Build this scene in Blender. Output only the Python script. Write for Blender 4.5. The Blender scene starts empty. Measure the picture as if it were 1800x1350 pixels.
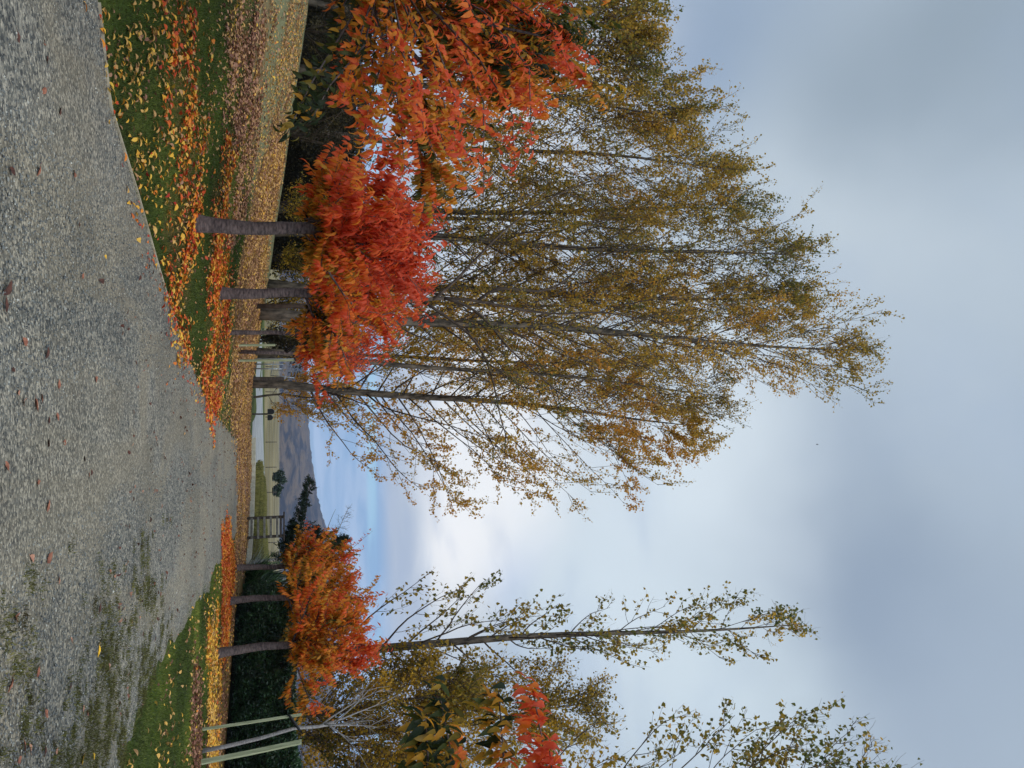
import bpy, math, random
import numpy as np
from mathutils import Vector, Matrix
R = math.radians
scene = bpy.context.scene
col = scene.collection
rng = np.random.default_rng(7)
random.seed(7)

# ---------------------------------------------------------------- camera
F = 1334.0                       # focal length in photograph pixels (photograph 1800 x 1350)
PITCH = R(17.0)
CAMH = 1.6
cp, sp = math.cos(PITCH), math.sin(PITCH)
cam = bpy.data.cameras.new('camera')
cam.sensor_fit = 'HORIZONTAL'; cam.sensor_width = 36.0
cam.lens = 36.0 * F / 1800.0
cam.clip_start = 0.05; cam.clip_end = 30000
camo = bpy.data.objects.new('camera', cam); col.objects.link(camo)
# the phone was held upright but the photograph is stored lying on its side:
# world up is to the right of the picture, world left is at its top
up_v = Vector((0, -sp, cp)); fw = Vector((0, cp, sp)); right = Vector((1, 0, 0))
m = Matrix((up_v, -right, -fw)).transposed().to_4x4()
m.translation = Vector((0, 0, CAMH))
camo.matrix_world = m
scene.camera = camo

def ray(x, y):
    """direction (with forward component 1) of a point of the photograph"""
    u = (y - 675) / F; v = (x - 900) / F
    f = cp - v * sp
    return np.array([u / f, 1.0, (sp + v * cp) / f])

# ---------------------------------------------------------------- light
SUN_EL, SUN_AZ = R(50), R(150)      # azimuth measured from +Y towards +X
world = bpy.data.worlds.new('World'); scene.world = world
world.use_nodes = True
wn = world.node_tree; N = wn.nodes; LK = wn.links
N.clear()
wout = N.new('ShaderNodeOutputWorld'); bg = N.new('ShaderNodeBackground')
bg.inputs['Strength'].default_value = 0.1
LK.new(bg.outputs[0], wout.inputs[0])
sky = N.new('ShaderNodeTexSky'); sky.sky_type = 'NISHITA'; sky.sun_disc = False
sky.sun_elevation = SUN_EL; sky.sun_rotation = SUN_AZ
sky.air_density = 1.0; sky.dust_density = 0.6; sky.ozone_density = 1.5
tc = N.new('ShaderNodeTexCoord')

def nmath(nt, op, a, b=None, c=None, clamp=False):
    n = nt.nodes.new('ShaderNodeMath'); n.operation = op; n.use_clamp = clamp
    for i, q in enumerate((a, b, c)):
        if q is None: continue
        if isinstance(q, (int, float)): n.inputs[i].default_value = q
        else: nt.links.new(q, n.inputs[i])
    return n.outputs[0]
def nvec(nt, op, a, b=None, scale=None):
    n = nt.nodes.new('ShaderNodeVectorMath'); n.operation = op
    for i, q in enumerate((a, b)):
        if q is None: continue
        if isinstance(q, (tuple, list, np.ndarray)): n.inputs[i].default_value = tuple(q)
        else: nt.links.new(q, n.inputs[i])
    if scale is not None: n.inputs['Scale'].default_value = scale
    return n
def nnoise(nt, vec, scale, detail=3, rough=.5, dist=0.0):
    n = nt.nodes.new('ShaderNodeTexNoise')
    n.inputs['Scale'].default_value = scale; n.inputs['Detail'].default_value = detail
    n.inputs['Roughness'].default_value = rough; n.inputs['Distortion'].default_value = dist
    if vec is not None: nt.links.new(vec, n.inputs['Vector'])
    return n
def nrange(nt, v, a, b, c=0.0, d=1.0, smooth=True):
    n = nt.nodes.new('ShaderNodeMapRange')
    n.interpolation_type = 'SMOOTHSTEP' if smooth else 'LINEAR'
    nt.links.new(v, n.inputs['Value'])
    for k, q in zip(('From Min', 'From Max', 'To Min', 'To Max'), (a, b, c, d)):
        n.inputs[k].default_value = q
    return n.outputs[0]
def nmix(nt, fac, a, b, typ='MIX'):
    n = nt.nodes.new('ShaderNodeMix'); n.data_type = 'RGBA'; n.blend_type = typ
    for s, q in ((n.inputs[0], fac), (n.inputs[6], a), (n.inputs[7], b)):
        if isinstance(q, (int, float)): s.default_value = q
        elif isinstance(q, (tuple, list)): s.default_value = (*q[:3], 1)
        else: nt.links.new(q, s)
    return n.outputs[2]
def lin(r, g, b):
    f = lambda c: (c / 255 / 12.92) if c / 255 <= .04045 else ((c / 255 + .055) / 1.055) ** 2.4
    return (f(r), f(g), f(b))
def nramp(nt, fac, stops):
    n = nt.nodes.new('ShaderNodeValToRGB')
    e = n.color_ramp.elements
    while len(e) < len(stops): e.new(.5)
    for el, (p, c) in zip(e, stops):
        el.position = p; el.color = (*c, 1)
    if fac is not None: nt.links.new(fac, n.inputs[0])
    return n.outputs[0]

EXPO = 0.0
def skyc(r, g, b):
    c = lin(r, g, b); k = 10.0 / 2 ** EXPO
    return (c[0] * k, c[1] * k, c[2] * k)
dirv = tc.outputs['Generated']
sep = N.new('ShaderNodeSeparateXYZ'); LK.new(dirv, sep.inputs[0])
den = nmath(wn, 'ADD', nmath(wn, 'MAXIMUM', sep.outputs[2], 0.0), 0.10)
px = nmath(wn, 'DIVIDE', sep.outputs[0], den); py = nmath(wn, 'DIVIDE', sep.outputs[1], den)
comb = N.new('ShaderNodeCombineXYZ'); LK.new(px, comb.inputs[0]); LK.new(py, comb.inputs[1])
plane = comb.outputs[0]
n1 = nnoise(wn, plane, .55, 4, .5, .3); n2 = nnoise(wn, plane, 1.7, 5, .5, .4)
# wobble the direction used for the large cloud masses
off = nvec(wn, 'SCALE', nvec(wn, 'SUBTRACT', nnoise(wn, dirv, 2.2, 4, .5).outputs['Color'], (.5, .5, .5)).outputs[0], scale=.42)
wd = nvec(wn, 'NORMALIZE', nvec(wn, 'ADD', dirv, off.outputs[0]).outputs[0]).outputs[0]
cl = nmix(wn, nrange(wn, n1.outputs['Fac'], .35, .65), skyc(164, 181, 198), skyc(194, 207, 218))
def blob(base, x, y, rad, colr, amt, flat=1.0, soft=1.0):
    d = ray(x, y); d = d / np.linalg.norm(d)
    df = nvec(wn, 'SUBTRACT', wd, tuple(d)).outputs[0]
    df = nvec(wn, 'MULTIPLY', df, (1, 1, flat)).outputs[0]
    ln = nvec(wn, 'LENGTH', df).outputs['Value']
    w = nrange(wn, ln, R(rad), R(rad) * (1 - soft) * .6, 0, amt)
    return nmix(wn, w, base, colr)
cl = blob(cl, 1560, 480, 20, skyc(196, 209, 219), .9)
cl = blob(cl, 1230, 110, 13, skyc(150, 169, 192), .95)
cl = blob(cl, 1740, 60, 15, skyc(150, 166, 180), .95)
cl = blob(cl, 1480, 1060, 17, skyc(144, 161, 182), 1.0)
cl = blob(cl, 1640, 1290, 13, skyc(166, 182, 200), .6)
cl = blob(cl, 1150, 830, 18, skyc(218, 230, 239), 1.0)
cl = blob(cl, 1220, 1260, 13, skyc(212, 227, 236), .9)
cl = blob(cl, 1060, 1040, 13, skyc(214, 228, 238), .9)
cl = blob(cl, 890, 1010, 8, skyc(174, 197, 229), .9, 2.2)
cl = blob(cl, 870, 830, 13, skyc(228, 237, 244), .9, 1.6)
cl = blob(cl, 780, 860, 20, skyc(255, 255, 255), 1.0, 2.2)
cl = blob(cl, 810, 700, 17, skyc(246, 249, 252), .9, 2.0)
cl = blob(cl, 930, 200, 17, skyc(230, 236, 243), .8, 1.2)
cl = nmix(wn, nrange(wn, n2.outputs['Fac'], .46, .70, 0, .30), cl, skyc(150, 172, 206))
# clear blue air showing low over the hills, with a grey cloud bar and thin streaks across it
elev = sep.outputs[2]
lowm = nrange(wn, nmath(wn, 'ADD', elev, nmath(wn, 'MULTIPLY', nmath(wn, 'SUBTRACT', n2.outputs['Fac'], .5), .10)), .195, .13)
low = nmix(wn, nrange(wn, n2.outputs['Fac'], .35, .65), nmix(wn, .8, sky.outputs[0], skyc(134, 174, 220)), skyc(176, 200, 230))
bar = nmath(wn, 'MULTIPLY', nrange(wn, elev, .103, .112), nrange(wn, elev, .123, .116))
low = nmix(wn, nmath(wn, 'MULTIPLY', bar, nrange(wn, n1.outputs['Fac'], .40, .56, 0, .9)), low, skyc(172, 216, 240))
bar2 = nmath(wn, 'MULTIPLY', nrange(wn, elev, .115, .14), nrange(wn, elev, .20, .16))
low = nmix(wn, nmath(wn, 'MULTIPLY', bar2, .8), low, skyc(186, 196, 212))
fin = nmix(wn, lowm, cl, low)
# sky boosted overhead and behind the viewer, added as fill light for the ground
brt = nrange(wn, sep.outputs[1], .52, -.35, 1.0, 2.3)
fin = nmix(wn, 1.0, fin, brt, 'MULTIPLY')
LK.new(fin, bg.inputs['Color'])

sl = bpy.data.lights.new('sun', 'SUN'); sl.energy = 1.5; sl.angle = R(24); sl.color = (1, .95, .88)
so = bpy.data.objects.new('sun', sl); col.objects.link(so)
sd = Vector((math.sin(SUN_AZ) * math.cos(SUN_EL), math.cos(SUN_AZ) * math.cos(SUN_EL), math.sin(SUN_EL)))
so.rotation_euler = sd.to_track_quat('Z', 'Y').to_euler()
scene.view_settings.view_transform = 'Standard'; scene.view_settings.look = 'None'
scene.view_settings.exposure = EXPO; scene.view_settings.gamma = 1.0
scene.view_settings.use_curve_mapping = False
scene.render.resolution_x = 1024; scene.render.resolution_y = 768
scene.cycles.max_bounces = 8; scene.cycles.transparent_max_bounces = 4

# ---------------------------------------------------------------- helpers
class MB:
    """collects vertex/face arrays and links them as ONE mesh object"""
    def __init__(s): s.v = []; s.f = []; s.t = []; s.n = 0; s.tone = False
    def add(s, verts, faces, tone=None):
        verts = np.asarray(verts, float).reshape(-1, 3)
        for f in faces:
            s.f.append(np.asarray(f, dtype=np.int64) + s.n)
        s.v.append(verts); s.n += len(verts)
        s.t.append(np.zeros(len(verts)) if tone is None else np.broadcast_to(tone, (len(verts),)).astype(float))
    def box(s, c, d, rot=None, tone=None, bevel=0.0):
        c = np.array(c, float); h = np.array(d, float) / 2
        if bevel <= 0:
            g = np.array([[i, j, k] for i in (-1, 1) for j in (-1, 1) for k in (-1, 1)], float) * h
            fc = [np.array([[0, 1, 3, 2], [4, 6, 7, 5], [0, 4, 5, 1], [2, 3, 7, 6], [0, 2, 6, 4], [1, 5, 7, 3]])]
        else:
            b = bevel; pts = []
            for k, ins in ((-h[2], b), (-h[2] + b, 0), (h[2] - b, 0), (h[2], b)):
                x = h[0] - ins; y = h[1] - ins; q = b
                for (px_, py_) in ((x - q, -y), (x, -y + q), (x, y - q), (x - q, y), (-x + q, y), (-x, y - q), (-x, -y + q), (-x + q, -y)):
                    pts.append((px_, py_, k))
            g = np.array(pts); fc = []
            qd = [[r * 8 + i, r * 8 + (i + 1) % 8, (r + 1) * 8 + (i + 1) % 8, (r + 1) * 8 + i] for r in range(3) for i in range(8)]
            fc = [np.array(qd), np.array([[7, 6, 5, 4, 3, 2, 1, 0]]), np.array([[24 + i for i in range(8)]])]
        if rot is not None: g = g @ np.array(rot).T
        s.add(g + c, fc, tone)
    def tubes(s, pts, rad, sides=5, tone=None, cap=True):
        """pts (n,k,3), rad (n,k)"""
        pts = np.asarray(pts, float); rad = np.asarray(rad, float)
        if pts.ndim == 2: pts = pts[None]; rad = rad[None]
        n, k, _ = pts.shape
        if n == 0: return
        tg = np.gradient(pts, axis=1)
        tg /= np.linalg.norm(tg, axis=2, keepdims=True) + 1e-9
        mean = tg.mean(axis=1, keepdims=True)
        ref = np.where(np.abs(mean[..., 2:3]) > .8, np.array([[[1., 0, 0]]]), np.array([[[0, 0, 1.]]]))
        a = np.cross(tg, np.broadcast_to(ref, tg.shape)); a /= np.linalg.norm(a, axis=2, keepdims=True) + 1e-9
        b = np.cross(tg, a)
        th = np.arange(sides) * 2 * np.pi / sides
        ring = a[:, :, None, :] * np.cos(th)[None, None, :, None] + b[:, :, None, :] * np.sin(th)[None, None, :, None]
        V = pts[:, :, None, :] + ring * rad[:, :, None, None]
        V = V.reshape(-1, 3)
        i = np.arange(n)[:, None, None] * k * sides; j = np.arange(k - 1)[None, :, None] * sides; q = np.arange(sides)[None, None, :]
        q2 = (q + 1) % sides
        f = np.stack([i + j + q, i + j + q2, i + j + sides + q2, i + j + sides + q], -1).reshape(-1, 4)
        fs = [f]
        if cap:
            base = (np.arange(n) * k * sides)[:, None]
            fs.append(base + np.arange(sides)[None, ::-1]); fs.append(base + (k - 1) * sides + np.arange(sides)[None])
        if tone is not None and np.ndim(tone) == 1 and len(tone) == n: tone = np.repeat(tone, k * sides)
        s.add(V, fs, tone)
    def leaves(s, P, D, Nn, L, W, tone, kind='simple', fold=.25, curl=.0):
        n = len(P)
        if n == 0: return
        D = D / (np.linalg.norm(D, axis=1, keepdims=True) + 1e-9)
        S = np.cross(D, Nn); S /= np.linalg.norm(S, axis=1, keepdims=True) + 1e-9
        Nn = np.cross(S, D)
        L = np.broadcast_to(L, (n,))[:, None]; W = np.broadcast_to(W, (n,))[:, None]
        if kind == 'simple':
            mid = P + D * L * .45 + Nn * W * fold
            V = np.stack([P, mid - S * W * .5, P + D * L, mid + S * W * .5], 1)
            f = np.arange(n)[:, None] * 4
            fs = [np.concatenate([f + [[0, 1, 2]], f + [[0, 2, 3]]])]
            k = 4
        elif kind == 'heart':
            V = np.stack([P + Nn * 0, P + D * L * .22 - S * W * .5 + Nn * W * fold, P + D * L + Nn * curl * L,
                          P + D * L * .22 + S * W * .5 + Nn * W * fold, P + D * L * .6 - S * W * .33 + Nn * W * fold * .6, P + D * L * .6 + S * W * .33 + Nn * W * fold * .6], 1)
            f = np.arange(n)[:, None] * 6
            fs = [np.concatenate([f + [[0, 1, 4, 2]], f + [[0, 2, 5, 3]]])]
            k = 6
        else:
            c = curl * L; e = Nn * W * fold
            q = [(0, 0, 0), (.2, .40, .14), (.45, .5, .25), (.75, .33, .08), (1.0, 0, -.55)]   # station, half width, lift
            mid = [P + D * L * a + Nn * c * z for a, w, z in q]
            V = np.stack(mid + [mid[i] - S * W * q[i][1] + e * q[i][1] * 2 for i in (1, 2, 3)] + [mid[i] + S * W * q[i][1] + e * q[i][1] * 2 for i in (1, 2, 3)], 1)
            f = np.arange(n)[:, None] * 11
            fs = [np.concatenate([f + [[0, 5, 1]], f + [[3, 7, 4]], f + [[0, 1, 8]], f + [[3, 4, 10]]]),
                  np.concatenate([f + [[1, 5, 6, 2]], f + [[2, 6, 7, 3]], f + [[1, 2, 9, 8]], f + [[2, 3, 10, 9]]])]
            k = 11
        s.add(V.reshape(-1, 3), fs, np.repeat(np.broadcast_to(tone, (n,)), k)); s.tone = True
    def mesh(s, name, origin=(0, 0, 0), smooth=True):
        me = bpy.data.meshes.new(name)
        V = np.concatenate(s.v) - np.array(origin, float)
        me.vertices.add(len(V)); me.vertices.foreach_set('co', V.astype(np.float32).ravel())
        lv = np.concatenate([f.ravel() for f in s.f]).astype(np.int32)
        ln = np.concatenate([np.full(len(f), f.shape[1]) for f in s.f])
        me.loops.add(len(lv)); me.loops.foreach_set('vertex_index', lv)
        me.polygons.add(len(ln))
        st = np.concatenate([[0], np.cumsum(ln)[:-1]]).astype(np.int32)
        me.polygons.foreach_set('loop_start', st)
        me.polygons.foreach_set('use_smooth', np.full(len(ln), smooth))
        a = me.attributes.new('tone', 'FLOAT', 'POINT'); a.data.foreach_set('value', np.concatenate(s.t).astype(np.float32))
        me.update(calc_edges=True); me.validate()
        return me
    def build(s, name, mat, parent=None, smooth=True, loc=None):
        """vertices are in world space; loc (or the parent's position) becomes the origin"""
        org = loc if loc is not None else (parent.location if parent is not None else (0, 0, 0))
        if s.n == 0: return None
        me = s.mesh(name, org, smooth)
        me.materials.append(mat)
        o = bpy.data.objects.new(name, me); col.objects.link(o)
        if parent is not None: o.parent = parent
        elif loc is not None: o.location = loc
        return o

def tag(o, label=None, cat=None, group=None, kind=None):
    if label: o['label'] = label
    if cat: o['category'] = cat
    if group: o['group'] = group
    if kind: o['kind'] = kind
    return o
def thing(name, loc, label, cat, group=None):
    o = bpy.data.objects.new(name, None); col.objects.link(o)
    o.location = tuple(float(q) for q in loc); o.empty_display_size = .2
    return tag(o, label, cat, group)

# ---------------------------------------------------------------- materials
def new_mat(name):
    mt = bpy.data.materials.new(name); mt.use_nodes = True
    nt = mt.node_tree; b = nt.nodes['Principled BSDF']
    return mt, nt, b
def leaf_mat(name, stops, trans=.4, rough=.5, spec=.3):
    mt, nt, b = new_mat(name)
    at = nt.nodes.new('ShaderNodeAttribute'); at.attribute_name = 'tone'
    c = nramp(nt, at.outputs['Fac'], [(p, lin(*q)) for p, q in stops])
    geo = nt.nodes.new('ShaderNodeNewGeometry')
    nz = nnoise(nt, geo.outputs['Position'], 28, 2)
    c = nmix(nt, nrange(nt, nz.outputs['Fac'], .35, .7, 0, .3), c, nmix(nt, 1.0, c, (.55, .5, .4), 'MULTIPLY'))
    nt.links.new(c, b.inputs['Base Color'])
    b.inputs['Roughness'].default_value = rough; b.inputs['Specular IOR Level'].default_value = spec
    tr = nt.nodes.new('ShaderNodeBsdfTranslucent'); nt.links.new(c, tr.inputs['Color'])
    mx = nt.nodes.new('ShaderNodeMixShader'); mx.inputs[0].default_value = trans
    nt.links.new(b.outputs[0], mx.inputs[1]); nt.links.new(tr.outputs[0], mx.inputs[2])
    nt.links.new(mx.outputs[0], nt.nodes['Material Output'].inputs['Surface'])
    return mt
def plain_mat(name, c1, c2, scale=8, rough=.8, bump=.2, spec=.3, stretch=(1, 1, 1), metal=0, detail=4):
    mt, nt, b = new_mat(name)
    tcn = nt.nodes.new('ShaderNodeTexCoord')
    v = nvec(nt, 'MULTIPLY', tcn.outputs['Object'], stretch).outputs[0]
    nz = nnoise(nt, v, scale, detail, .6)
    c = nmix(nt, nrange(nt, nz.outputs['Fac'], .3, .7), lin(*c1), lin(*c2))
    nt.links.new(c, b.inputs['Base Color'])
    b.inputs['Roughness'].default_value = rough; b.inputs['Specular IOR Level'].default_value = spec
    b.inputs['Metallic'].default_value = metal
    if bump:
        bp = nt.nodes.new('ShaderNodeBump'); bp.inputs['Strength'].default_value = bump; bp.inputs['Distance'].default_value = .02
        nt.links.new(nz.outputs['Fac'], bp.inputs['Height']); nt.links.new(bp.outputs[0], b.inputs['Normal'])
    return mt

M = {}
M['cherry_leaf'] = leaf_mat('cherry_leaf', [(0, (40, 52, 28)), (.16, (80, 88, 38)), (.29, (184, 142, 48)), (.45, (232, 158, 50)),
                                            (.6, (238, 128, 54)), (.78, (230, 96, 58)), (1, (218, 92, 58))], .62)
M['poplar_leaf'] = leaf_mat('poplar_leaf', [(0, (70, 86, 42)), (.3, (122, 118, 50)), (.55, (174, 142, 54)), (.8, (210, 166, 60)), (1, (216, 154, 62))], .5)
M['golden_leaf'] = leaf_mat('golden_leaf', [(0, (78, 82, 34)), (.35, (156, 130, 42)), (.7, (208, 162, 48)), (1, (224, 176, 60))], .48)
M['laurel_leaf'] = leaf_mat('laurel_leaf', [(0, (22, 38, 24)), (.5, (46, 76, 44)), (1, (92, 124, 74))], .15, .32, .5)
M['conifer_leaf'] = leaf_mat('conifer_leaf', [(0, (20, 32, 24)), (1, (46, 66, 44))], .05, .7)
M['under_leaf'] = leaf_mat('under_leaf', [(0, (34, 32, 20)), (.6, (66, 58, 30)), (1, (116, 98, 38))], .25, .7)
M['litter'] = leaf_mat('litter', [(0, (84, 46, 34)), (.12, (128, 84, 66)), (.24, (168, 124, 98)), (.36, (188, 146, 92)), (.5, (216, 168, 92)), (.62, (232, 186, 66)), (.74, (226, 138, 46)),
                                  (.87, (208, 84, 38)), (1, (176, 56, 40))], .2, .55)
M['grass'] = leaf_mat('grass', [(0, (44, 50, 20)), (.45, (72, 88, 30)), (.75, (96, 112, 38)), (1, (140, 146, 60))], .3, .6)
M['moss'] = leaf_mat('moss', [(0, (66, 58, 34)), (.5, (88, 90, 42)), (1, (132, 126, 70))], .25, .8)
M['cherry_bark'] = plain_mat('cherry_bark', (46, 38, 38), (106, 92, 88), 9, .75, .5, .3, (1, 1, 3), 0, 7)
M['poplar_bark'] = plain_mat('poplar_bark', (46, 42, 38), (118, 106, 92), 6, .9, .8, .2, (1, 1, .35), 0, 7)
M['twig'] = plain_mat('twig', (62, 50, 42), (92, 78, 66), 5, .85, 0)
M['pale_bark'] = plain_mat('pale_bark', (120, 114, 112), (160, 154, 150), 12, .7, .3, .3, (1, 1, 3))
M['stake'] = plain_mat('stake', (128, 132, 100), (164, 166, 134), 6, .85, .25, .2, (4, 4, .4))
M['dark_wood'] = plain_mat('dark_wood', (52, 46, 42), (84, 76, 70), 6, .9, .3, .2, (1, 1, 3))
M['grey_wood'] = plain_mat('grey_wood', (92, 90, 84), (128, 126, 118), 6, .9, .3, .2)
M['edging'] = plain_mat('edging', (142, 132, 112), (176, 164, 140), 5, .85, .2)
M['rubber'] = plain_mat('rubber', (12, 12, 13), (24, 24, 25), 9, .6, .1)
M['black_metal'] = plain_mat('black_metal', (10, 10, 11), (20, 20, 22), 9, .45, 0, .5)
M['galvanised'] = plain_mat('galvanised', (128, 136, 142), (160, 166, 170), 9, .45, 0, .5, (1, 1, 1), .6)
M['bird'] = plain_mat('bird', (40, 40, 42), (60, 60, 62), 9, .8, 0)

# ---------------------------------------------------------------- terrain
XE = np.array([(-40, -60), (3, -45), (5, -20), (6.5, -8.5), (7.7, -3.5), (8.2, -2.7), (9.7, -2.2), (11, -1.69), (12.6, -1.09), (17, .06),
               (22, .95), (29, 1.93), (38, 2.6), (60, 3.2), (5000, 3.2)], float)      # (Y, X) of the drive's left edge
XR = np.array([(-40, 30), (0, 9), (3, 6.4), (6, 4.7), (8, 4.0), (10.5, 3.77), (12.6, 3.95), (14.9, 4.18), (22.3, 4.9), (30, 5.5), (40, 6.1)], float)
YEDGE = np.array([(-60, 14), (-20, 19), (-12, 24), (-4.2, 30), (-.3, 38), (3, 45), (6, 50), (5000, 50)], float)   # (X, Y) back edge of the bank
def xe(Y): return np.interp(Y, XE[:, 0], XE[:, 1])
def xr(Y): return np.interp(Y, XR[:, 0], XR[:, 1])
def sstep(a, b, x):
    t = np.clip((x - a) / (b - a), 0, 1); return t * t * (3 - 2 * t)
def height(X, Y):
    X = np.asarray(X, float); Y = np.asarray(Y, float)
    ye = np.interp(X, YEDGE[:, 0], YEDGE[:, 1]); Yc = np.minimum(Y, ye)
    s = np.maximum(xe(Yc) - X, 0)
    s = np.minimum(s, 14) + .15 * np.clip(s - 14, 0, 20)
    k = .18 - .12 * sstep(30, 45, Yc)
    h = k * s * sstep(0, 1.2, s)
    return h * (1 - sstep(3, 18, Y - ye)) + .012 * np.sin(X * 1.3 + Y * .4) * sstep(.5, 3, s)
def G(x, y):
    """ground point seen at a point of the photograph"""
    d = ray(x, y); t = 3.0
    while t < 4000:
        p = d * t
        if CAMH + p[2] < height(p[0], p[1]): break
        t *= 1.004
    return np.array([p[0], p[1], float(height(p[0], p[1]))])
def at(x, y, Y):
    d = ray(x, y) * Y
    return np.array([d[0], d[1], d[2] + CAMH])
def hz(x, y): return float(height(x, y))

def inpoly(poly, X, Y):
    ins = np.zeros(len(X), bool); n = len(poly)
    for i in range(n):
        x1, y1 = poly[i][:2]; x2, y2 = poly[(i + 1) % n][:2]
        c = ((y1 > Y) != (y2 > Y)) & (X < (x2 - x1) * (Y - y1) / (y2 - y1 + 1e-12) + x1)
        ins ^= c
    return ins
def vnoise(X, Y, sc, seed=0):
    """smooth value noise, 0..1"""
    x = X * sc; y = Y * sc; xi = np.floor(x).astype(int); yi = np.floor(y).astype(int); fx = x - xi; fy = y - yi
    h = lambda a, b: np.modf(np.abs(np.sin(a * 127.1 + b * 311.7 + seed * 74.7) * 43758.5453))[0]
    fx = fx * fx * (3 - 2 * fx); fy = fy * fy * (3 - 2 * fy)
    return (h(xi, yi) * (1 - fx) + h(xi + 1, yi) * fx) * (1 - fy) + (h(xi, yi + 1) * (1 - fx) + h(xi + 1, yi + 1) * fx) * fy
def GP(pts): return [tuple(G(*q)[:2]) for q in pts]

P_RED = GP([(303, 0), (340, 0), (346, 390), (335, 480), (326, 632), (306, 605), (288, 470), (302, 300)])
P_ORANGE = GP([(384, 270), (400, 290), (400, 560), (388, 700), (374, 755), (362, 700), (360, 560), (368, 420)])
P_PINK = GP([(398, 0), (482, 0), (465, 100), (455, 200), (440, 290), (422, 400), (398, 420), (396, 300), (402, 150)])
P_GOLDL = GP([(505, 0), (535, 0), (503, 250), (480, 370), (455, 380), (475, 200)])
P_GOLD = GP([(500, 200), (503, 250), (464, 480), (447, 640), (441, 780), (439, 880), (432, 985), (412, 985), (416, 900), (412, 780), (406, 640), (420, 450), (450, 300)])
P_YEL = GP([(168, 0), (290, 0), (292, 330), (230, 300), (195, 150)])
P_RY = GP([(362, 1085), (378, 1085), (386, 1140), (382, 1350), (362, 1350), (362, 1200)])
P_RO = GP([(388, 915), (402, 930), (412, 1000), (398, 1150), (386, 1150), (388, 1000)])
P_RB = GP([(335, 1170), (350, 1190), (350, 1350), (334, 1350)])

def axis(dense0, dense1, step, lim0, lim1, g=1.22):
    a = list(np.arange(dense0, dense1, step)); s = step; q = a[-1]
    while q < lim1: s *= g; q += s; a.append(q)
    s = step; q = a[0]; lo = []
    while q > lim0: s *= g; q -= s; lo.append(q)
    return np.array(lo[::-1] + a)
gx = axis(-22, 16, .3, -3400, 3400); gy = axis(-2, 60, .3, -200, 3300)
GX, GY = np.meshgrid(gx, gy, indexing='ij')
GZ = height(GX, GY)
tone = np.zeros(GX.size)
fX, fY = GX.ravel(), GY.ravel()
wX = fX + (vnoise(fX, fY, 1.3, 5) - .5) * .8; wY = fY + (vnoise(fX, fY, 1.3, 9) - .5) * .8
SOIL = [(7.7, 38), (7.0, 31), (7.6, 25), (8.4, 20), (9.8, 16), (18, 16), (18, 38)]
for pl, tv in ((SOIL, .75), (P_GOLD, 1.0), (P_PINK, .6), (P_ORANGE, .8), (P_RED, .6), (P_RY, .9), (P_RO, .8), (P_RB, .6)):
    ii = inpoly(pl, wX, wY); tone[ii] = np.maximum(tone[ii], tv)
# drop the ground under the drive a little so the drive's sheet is not touched
GZ = GZ - .0
mb = MB()
nx, ny = GX.shape
idx = np.arange(nx * ny).reshape(nx, ny)
mb.add(np.stack([GX, GY, GZ], -1).reshape(-1, 3), [np.stack([idx[:-1, :-1], idx[1:, :-1], idx[1:, 1:], idx[:-1, 1:]], -1).reshape(-1, 4)], tone)

mt, nt, b = new_mat('ground')
geo = nt.nodes.new('ShaderNodeNewGeometry'); pos = geo.outputs['Position']
sp3 = nt.nodes.new('ShaderNodeSeparateXYZ'); nt.links.new(pos, sp3.inputs[0])
at_ = nt.nodes.new('ShaderNodeAttribute'); at_.attribute_name = 'tone'
g1 = nnoise(nt, pos, 1.2, 4, .6); g2 = nnoise(nt, pos, 26, 4, .7); g3 = nnoise(nt, pos, .05, 4, .6)
gc = nmix(nt, nrange(nt, g1.outputs['Fac'], .35, .65), lin(58, 72, 28), lin(88, 96, 42))
gc = nmix(nt, nrange(nt, g2.outputs['Fac'], .35, .7, 0, .8), gc, lin(40, 46, 22))
# dry, greyer turf up the bank away from the drive
dry = nmath(nt, 'MULTIPLY', nrange(nt, sp3.outputs[2], .75, 1.25), nrange(nt, sp3.outputs[1], 62, 50))
gc = nmix(nt, nmath(nt, 'MULTIPLY', dry, .8), gc, nmix(nt, nrange(nt, g2.outputs['Fac'], .35, .65), lin(104, 104, 78), lin(134, 130, 98)))
gc = nmix(nt, nmath(nt, 'MULTIPLY', at_.outputs['Fac'], .85), gc, nmix(nt, nrange(nt, g2.outputs['Fac'], .4, .6), lin(84, 62, 42), lin(136, 100, 62)))
# far paddock of dry pasture
pad = nrange(nt, sp3.outputs[1], 80, 92)
g4 = nnoise(nt, nvec(nt, 'MULTIPLY', pos, (1, .25, 1)).outputs[0], .06, 4, .6)
pc = nmix(nt, nrange(nt, g4.outputs['Fac'], .35, .65), lin(98, 90, 64), lin(132, 120, 88))
gc = nmix(nt, pad, gc, pc)
nt.links.new(gc, b.inputs['Base Color']); b.inputs['Roughness'].default_value = .95; b.inputs['Specular IOR Level'].default_value = .1
bp = nt.nodes.new('ShaderNodeBump'); bp.inputs['Strength'].default_value = .6; bp.inputs['Distance'].default_value = .03
nt.links.new(g2.outputs['Fac'], bp.inputs['Height']); nt.links.new(bp.outputs[0], b.inputs['Normal'])
tag(mb.build('ground', mt), kind='structure')

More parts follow.
